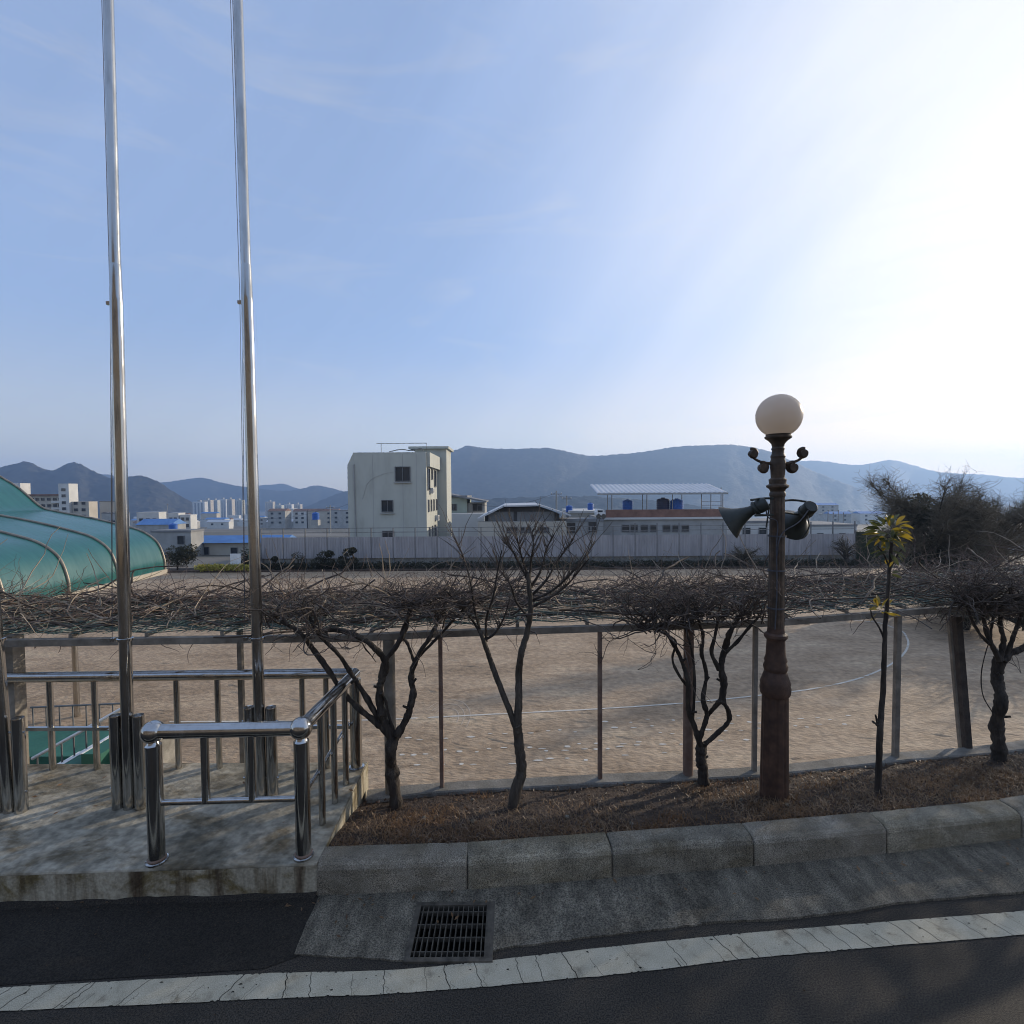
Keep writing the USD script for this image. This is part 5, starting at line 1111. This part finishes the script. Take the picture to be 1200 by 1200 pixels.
simple_house('town_block', 'plain cream box building right of the apartment stair tower', 'building', hx(117, 210), hx(136, 210), 210, 214, -30, at(120, 588, Y=210)[2], 'house_cream', wins=((.3, -4.5), (.7, -4.5)), winw=1.5, winh=1.2)
simple_house('town_block', 'grey block in front of the plain cream box building', 'building', hx(119, 170), hx(141, 170), 170, 174, -24, at(125, 602, Y=170)[2], 'house_grey', wins=((.3, -6), (.7, -6)), winw=1.5, winh=1.2)
simple_house('town_block', 'white flat block just right of the left flagpole', 'building', at(160, 600, Y=230)[0], at(186, 600, Y=230)[0], 230, 235, -34, at(170, 601, Y=230)[2], 'house_white', roofmat='house_white', wins=((.2, -8), (.5, -8), (.8, -8)), winw=1.6, winh=1.2)
for i, (p0, p1, top, lab) in enumerate(((197, 209, 602, 'white town block left of a pair beside the blue tank'), (211, 223, 604, 'taller-windowed white town block, right of a pair beside the blue tank'))):
    simple_house('town_block', lab, 'building', at(p0, 600, Y=240)[0], at(p1, 600, Y=240)[0], 240, 245, -34, at(p0, top, Y=240)[2], 'house_white', roofmat='house_white', wins=((.25, -8.2), (.7, -8.2), (.25, -11.3), (.7, -11.3)), winw=1.3, winh=1.4)
# distant towers
towers = ((226, 588, 14), (238, 586, 9), (248, 586, 7), (256, 585, 9), (266, 585, 6), (274, 586, 10), (287, 589, 9), (311, 588, 9), (322, 592, 8), (333, 591, 9), (344, 591, 8))
for i, (px, top, w) in enumerate(towers):
    Yt = 1250 + 60 * (i % 4); t = thing('apartment_tower', 'distant high-rise in the hazy row below the hills', 'building', 'distant apartment towers in the haze')
    x0, x1 = at(px, 600, Y=Yt)[0], at(px + w, 600, Y=Yt)[0]; z1 = at(px, top, Y=Yt)[2]
    obj('wall', MB().box((x0, Yt, -84), (x1, Yt + 14, z1)), ('house_white', 'house_cream', 'house_pale')[i % 3], t)
    obj('roof_box', MB().box((x0 + (x1 - x0) * .35, Yt + 3, z1 + .01), (x0 + (x1 - x0) * .6, Yt + 9, z1 + 4)), 'house_grey', t)
    for k in range(3): obj('window_strip', MB().box((x0 + (x1 - x0) * (.15 + .28 * k), Yt - .3, -80), (x0 + (x1 - x0) * (.28 + .28 * k), Yt - .003, z1 - 3)), 'roof_grey', t)
# scattered town houses
walls = ('house_white', 'house_cream', 'house_grey', 'house_white', 'house_grey'); wn = {'house_white': 'white', 'house_cream': 'cream', 'house_grey': 'grey', 'house_pink': 'pinkish'}
roofs = ('roof_grey', 'roof_blue', 'roof_brown', 'house_white', 'roof_sheet'); rn = {'roof_grey': 'grey', 'roof_blue': 'blue', 'roof_brown': 'brown', 'house_white': 'white', 'roof_sheet': 'pale sheet'}
r = np.random.default_rng(21)
for k in range(130):
    px = r.choice([r.uniform(195, 410), r.uniform(150, 410), r.uniform(930, 1035), r.uniform(930, 1035), r.uniform(1120, 1200)], p=[.45, .2, .15, .12, .08]); Y = r.uniform(330, 1100)
    if px > 900: Y = r.uniform(380, 900)
    gz_ = groundz(Y); w, dd, h = r.uniform(9, 22), r.uniform(6, 10), r.choice([5, 8, 12, 16], p=[.35, .35, .2, .1]); x = at(px, 600, Y=Y)[0]
    wm_, rm_ = walls[r.integers(5)], roofs[r.integers(5)]; kind = 'gable' if rm_ in ('roof_blue', 'roof_brown', 'roof_sheet') else 'flat'
    side_ = 'left of the white block' if px < 500 else 'right of the lamp'
    simple_house('town_house', f'far {wn[wm_]} house with {rn[rm_]} roof {side_}', 'house', x, x + w, Y, Y + dd, gz_ - 2, gz_ + h, wm_, kind, rm_, wins=[(u, gz_ + h - 1.6 - 3 * q) for u in ((.25, .7) if Y < 520 else ()) for q in range(int(h // 3.2))], group=f'far {wn[wm_]} houses with {rn[rm_]} roofs {side_}', rh=1.6, winw=1.6, winh=1.2)
def wire(a, b, sag, label):
    a, b = np.asarray(a), np.asarray(b); t = np.linspace(0, 1, 14)[:, None]; p = a + (b - a) * t; p[:, 2] -= sag * 4 * (t[:, 0] * (1 - t[:, 0]))
    obj('overhead_wire', MB().tube(p, .022, 4), 'rope', label=label, cat='wire')
wire(at(652, 577, Y=75), at(664, 583, Y=82), .3, 'short wire between the two utility poles by the gabled shed')
wire(at(652, 577, Y=75), at(560, 592, Y=70), .8, 'wire sagging left from the taller utility pole over the shed roof')
wire(at(387, 594, Y=100), at(300, 606, Y=110), 1.0, 'wire running left from the pole beside the white block')
wire(at(387, 594, Y=100), at(412, 588, Y=64), .4, 'wire running from the left pole to the white block')
# thin masts on the right
for i, px in enumerate((970, 976, 982, 988)):
    t = thing('thin_mast', 'thin bare mast in a far cluster right of the lamp', 'mast', 'thin masts far beyond the right end of the fence'); a, b = at(px, 617, Y=140), at(px + .5, 598 + 3 * (i % 2), Y=140)
    obj('shaft', MB().tube([a, b], .1, 6), 'fence_post', t); obj('tip', MB().ball(b, .18, 1), 'fence_post', t)

# ------------------------------------------------------------------ right: trees, wall
def tree(name, label, cat, base, h, spread, n_tw, leafn, leafr, seed, group=None):
    t = thing(name, label, cat, group); r = np.random.default_rng(seed); b = np.asarray(base, float)
    obj('trunk', MB().tube(smoothline([b, b + [.1, 0, h * .2], b + [-.05, .1, h * .4], b + [.1, 0, h * .55]], 10), np.linspace(.2, .1, 10), 8), 'bark', t, smooth=50)
    E = []
    for k in range(30):
        a = r.uniform(0, 6.28); z0 = h * r.uniform(.18, .58); L_ = spread * r.uniform(.5, 1)
        q = [b + [0, 0, z0], b + [math.cos(a) * L_ * .4, math.sin(a) * L_ * .4, z0 + h * .16], b + [math.cos(a) * L_, math.sin(a) * L_, z0 + h * r.uniform(.15, .45)]]
        c = smoothline(q, 9); obj('limb', MB().tube(c, np.linspace(.07, .02, 9), 6), 'bark', t, smooth=50); E += list(c[3:])
    E = np.array(E); s = E[r.integers(0, len(E), n_tw)]; out = s - (b + [0, 0, h * .35])
    d = out / np.linalg.norm(out, axis=1, keepdims=True) + r.normal(0, .6, (n_tw, 3)) + [0, 0, .1]; d /= np.linalg.norm(d, axis=1, keepdims=True); P = [s]; p = s
    st_ = spread * r.uniform(.03, .085, (n_tw, 1))
    for k in range(6): d = d + r.normal(0, .3, (n_tw, 3)); d /= np.linalg.norm(d, axis=1, keepdims=True); p = p + d * st_; P.append(p)
    P = np.stack(P, 1); obj('twigs', MB().tubes(P, shoot(P, .012, .004, seed), 3), 'twig_olive', t, kind='stuff')
    q = P[r.integers(0, n_tw, 2 * n_tw), r.integers(2, 7, 2 * n_tw)]; P = twigs(2 * n_tw, q, K=5, seg=spread * .035, along=.8, rise=.4, wander=.6, seed=seed + 90)
    obj('fine_twigs', MB().tubes(P, shoot(P, .006, .003, seed), 3), 'twig_olive', t, kind='stuff')
    if leafn:
        m = MB()
        for k in range(14):
            c = b + [r.normal(0, spread * .22), r.normal(0, spread * .24), h * r.uniform(.3, .86)]; v, f = foliage(c, leafr * r.uniform(.6, 1.1), leafn, .09, seed * 31 + k, shell=.2); m.add(v, f)
        obj('foliage', m, 'ivy', t)
    return t
c = at(1092, 680, Y=27)
tree('bushy_tree', 'dark bushy tree with ivy-covered crown behind the leafy sapling', 'tree', (c[0], 27, PZ - .2), 6.6, 2.8, 6000, 800, .8, 5)
c = at(1160, 680, Y=28); tree('bushy_tree', 'bare twiggy tree at the right edge beside the ivy-covered one', 'tree', (c[0], 28, PZ - .2), 6.2, 2.9, 2000, 60, .5, 6)
c = at(1130, 690, Y=22); tree('bushy_tree', 'low leafless thicket at the right in front of the pink wall', 'tree', (c[0], 22, PZ - .2), 2.4, 2.6, 1200, 200, .5, 8)
c = at(1210, 690, Y=20); tree('bushy_tree', 'leafless thicket cut by the right edge of the photo', 'tree', (c[0], 20, PZ - .2), 2.6, 2.4, 1000, 150, .5, 12)
c = at(870, 660, Y=FY - 1); tree('bushy_tree', 'small bare bush at the foot of the far fence below the loudspeaker', 'tree', (c[0], FY - 1.2, PZ), 1.6, 1.2, 300, 0, .5, 9)
c = at(990, 650, Y=FY - 1); tree('bushy_tree', 'small bare tree at the right end of the far fence', 'tree', (c[0], FY - 1.2, PZ), 2.4, 1.1, 300, 0, .5, 10)
simple_house('pink_building', 'pinkish brown building half hidden behind the bare twiggy tree', 'building', at(1128, 600, Y=60)[0], at(1166, 600, Y=60)[0], 60, 62.5, -10, at(1145, 600, Y=60)[2], 'house_pink', roofmat='house_pink', wins=((.3, -1.6), (.7, -1.6)))
simple_house('flat_house', 'white building at the right edge behind the thicket', 'house', at(1178, 630, Y=70)[0], at(1290, 630, Y=70)[0], 70, 80, -10, at(1190, 622, Y=70)[2], 'house_white', wins=((.2, -3.8),))
gf = thing('green_fence', 'dark green mesh fence between the white sheet fence and the bushy tree', 'fence'); xa, xb = at(1003, 640, Y=FY)[0], at(1060, 640, Y=FY)[0]
for x in np.linspace(xa, xb, 3): obj('post', MB().box((x - .04, FY, PZ), (x + .04, FY + .08, -.6)), 'fence_post', gf)
q = MB()
for x in np.arange(xa, xb, .12): q.bar([x, FY - .02, PZ], [x, FY - .02, -.65], .02)
for z in np.arange(PZ + .1, -.6, .12): q.bar([xa, FY - .04, z], [xb, FY - .04, z], .02)
obj('screen', MB().box((xa, FY + .09, PZ), (xb, FY + .12, -.75)), 'dark_hedge', gf)
obj('mesh_panel', q, 'dark_hedge', gf, kind='stuff')

# ------------------------------------------------------------------ hills
def hill(pts, D, basez, front, back, seed, amp=.065, treeh=3.0, step=2.0, slope=0.0):
    pts = np.array(pts, float); pxs = np.arange(pts[0, 0], pts[-1, 0], step)
    cr = smoothline(pts, 900); pys = np.interp(pxs, cr[:, 0], cr[:, 1])
    crest = np.array([at(a, b, Y=D + slope * (a - 600) + D * .06 * (meshkit.fbm(np.array([[a * .012, seed, 0]]))[0] - .5)) for a, b in zip(pxs, pys)])
    hc = np.maximum(crest[:, 2] - basez, 4); dirv = -crest[:, :2] / np.linalg.norm(crest[:, :2], axis=1, keepdims=True)
    nv = 46; rows = []
    for v in np.r_[np.linspace(0, 1, nv), 1 + np.linspace(.08, 1, 10)]:
        if v <= 1: k = v; off = (1 - v) * front * hc; s = k ** 1.25
        else: off = -(v - 1) * back * hc; s = 1 - (v - 1)
        xy = crest[:, :2] + dirv * off[:, None]
        nz = meshkit.fbm(np.column_stack([xy / (hc.mean() * .9), np.full(len(xy), seed)]), 5) - .5
        w = 4 * min(v, 1) * (1 - min(v, 1)) if v <= 1 else (v - 1)
        z = basez + hc * s + hc * amp * 2 * nz * w + treeh * (meshkit.noise(np.column_stack([xy / (treeh * 2.2), np.full(len(xy), seed)])) - .5) * (1 if v > .02 else 0)
        rows.append(np.column_stack([xy, z]))
    obj('hill', MB().grid(np.array(rows)), 'hill_forest', kind='structure', smooth=True)
hill([(-420, 560), (-300, 535), (-180, 550), (-60, 556), (0, 547), (30, 541), (48, 548), (62, 551), (80, 543), (92, 543), (110, 552), (130, 560), (150, 558), (168, 558), (188, 566), (206, 578), (224, 588), (240, 598), (262, 610)], 1500, -76, 2.2, 2, 1, treeh=4)
hill([(60, 575), (115, 556), (150, 562), (190, 565), (215, 562), (238, 560), (262, 566), (290, 571), (330, 575), (352, 573), (372, 569), (400, 575), (440, 585), (500, 590)], 3000, -84, 1.9, 1.5, 2, treeh=4)
hill([(250, 585), (300, 570), (318, 568), (333, 567), (348, 572), (380, 577), (420, 580)], 3700, -84, 1.6, 1, 3, treeh=4)
hill([(320, 606), (350, 597), (370, 589), (400, 577), (450, 566), (490, 548), (520, 532), (535, 527), (548, 522.5), (570, 525), (600, 526), (640, 525), (665, 529), (690, 534), (715, 533), (750, 530), (790, 524), (850, 521), (880, 524), (905, 530), (930, 541), (960, 555), (1000, 570), (1040, 585)], 2300, -84, 2.2, 1.6, 4, treeh=5)
hill([(840, 560), (890, 545), (945, 540), (970, 541), (1000, 545), (1020, 543), (1045, 539), (1070, 545), (1100, 553), (1150, 556), (1200, 560), (1280, 556), (1400, 548), (1600, 560)], 3300, -84, 2.0, 1.5, 5, treeh=6)
hill([(300, 607), (420, 604), (520, 590), (600, 583), (700, 582), (800, 590), (860, 600)], 1250, -70, 2.0, 1.5, 6, treeh=4)

# ------------------------------------------------------------------ haze
L('haze', {'v': ('principled_volume', {'color': (.42, .63, 1.0), 'density': .00024, 'anisotropy': .4})}, [], surface=None, volume='v.volume')
obj('haze', MB().box((-5900, -500, -86), (5900, 4300, 300)), 'haze', kind='stuff')

# ------------------------------------------------------------------ labels of look-alikes far off: told apart by their order from the left
ORD = ['leftmost', 'second from the left', 'third from the left', 'fourth from the left', 'fifth from the left', 'sixth from the left', 'seventh from the left', 'eighth from the left', 'ninth from the left', 'tenth from the left', 'eleventh from the left', 'twelfth from the left', 'thirteenth from the left', 'fourteenth from the left']
same = {}
for p in W.GetPrim().GetChildren():
    lab = p.GetCustomData().get('label')
    if lab and p.GetTypeName() == 'Xform': same.setdefault(lab, []).append(p)
for lab, ps in same.items():
    if len(ps) < 2: continue
    def where(p):
        w_ = [c for c in p.GetChildren() if c.GetTypeName() == 'Mesh'][0]; q = UsdGeom.Mesh(w_).GetPointsAttr().Get(); return np.mean([a[0] / a[1] for a in q])
    for k, p in enumerate(sorted(ps, key=where)): p.SetCustomDataByKey('label', lab + ', ' + ORD[min(k, 13)])
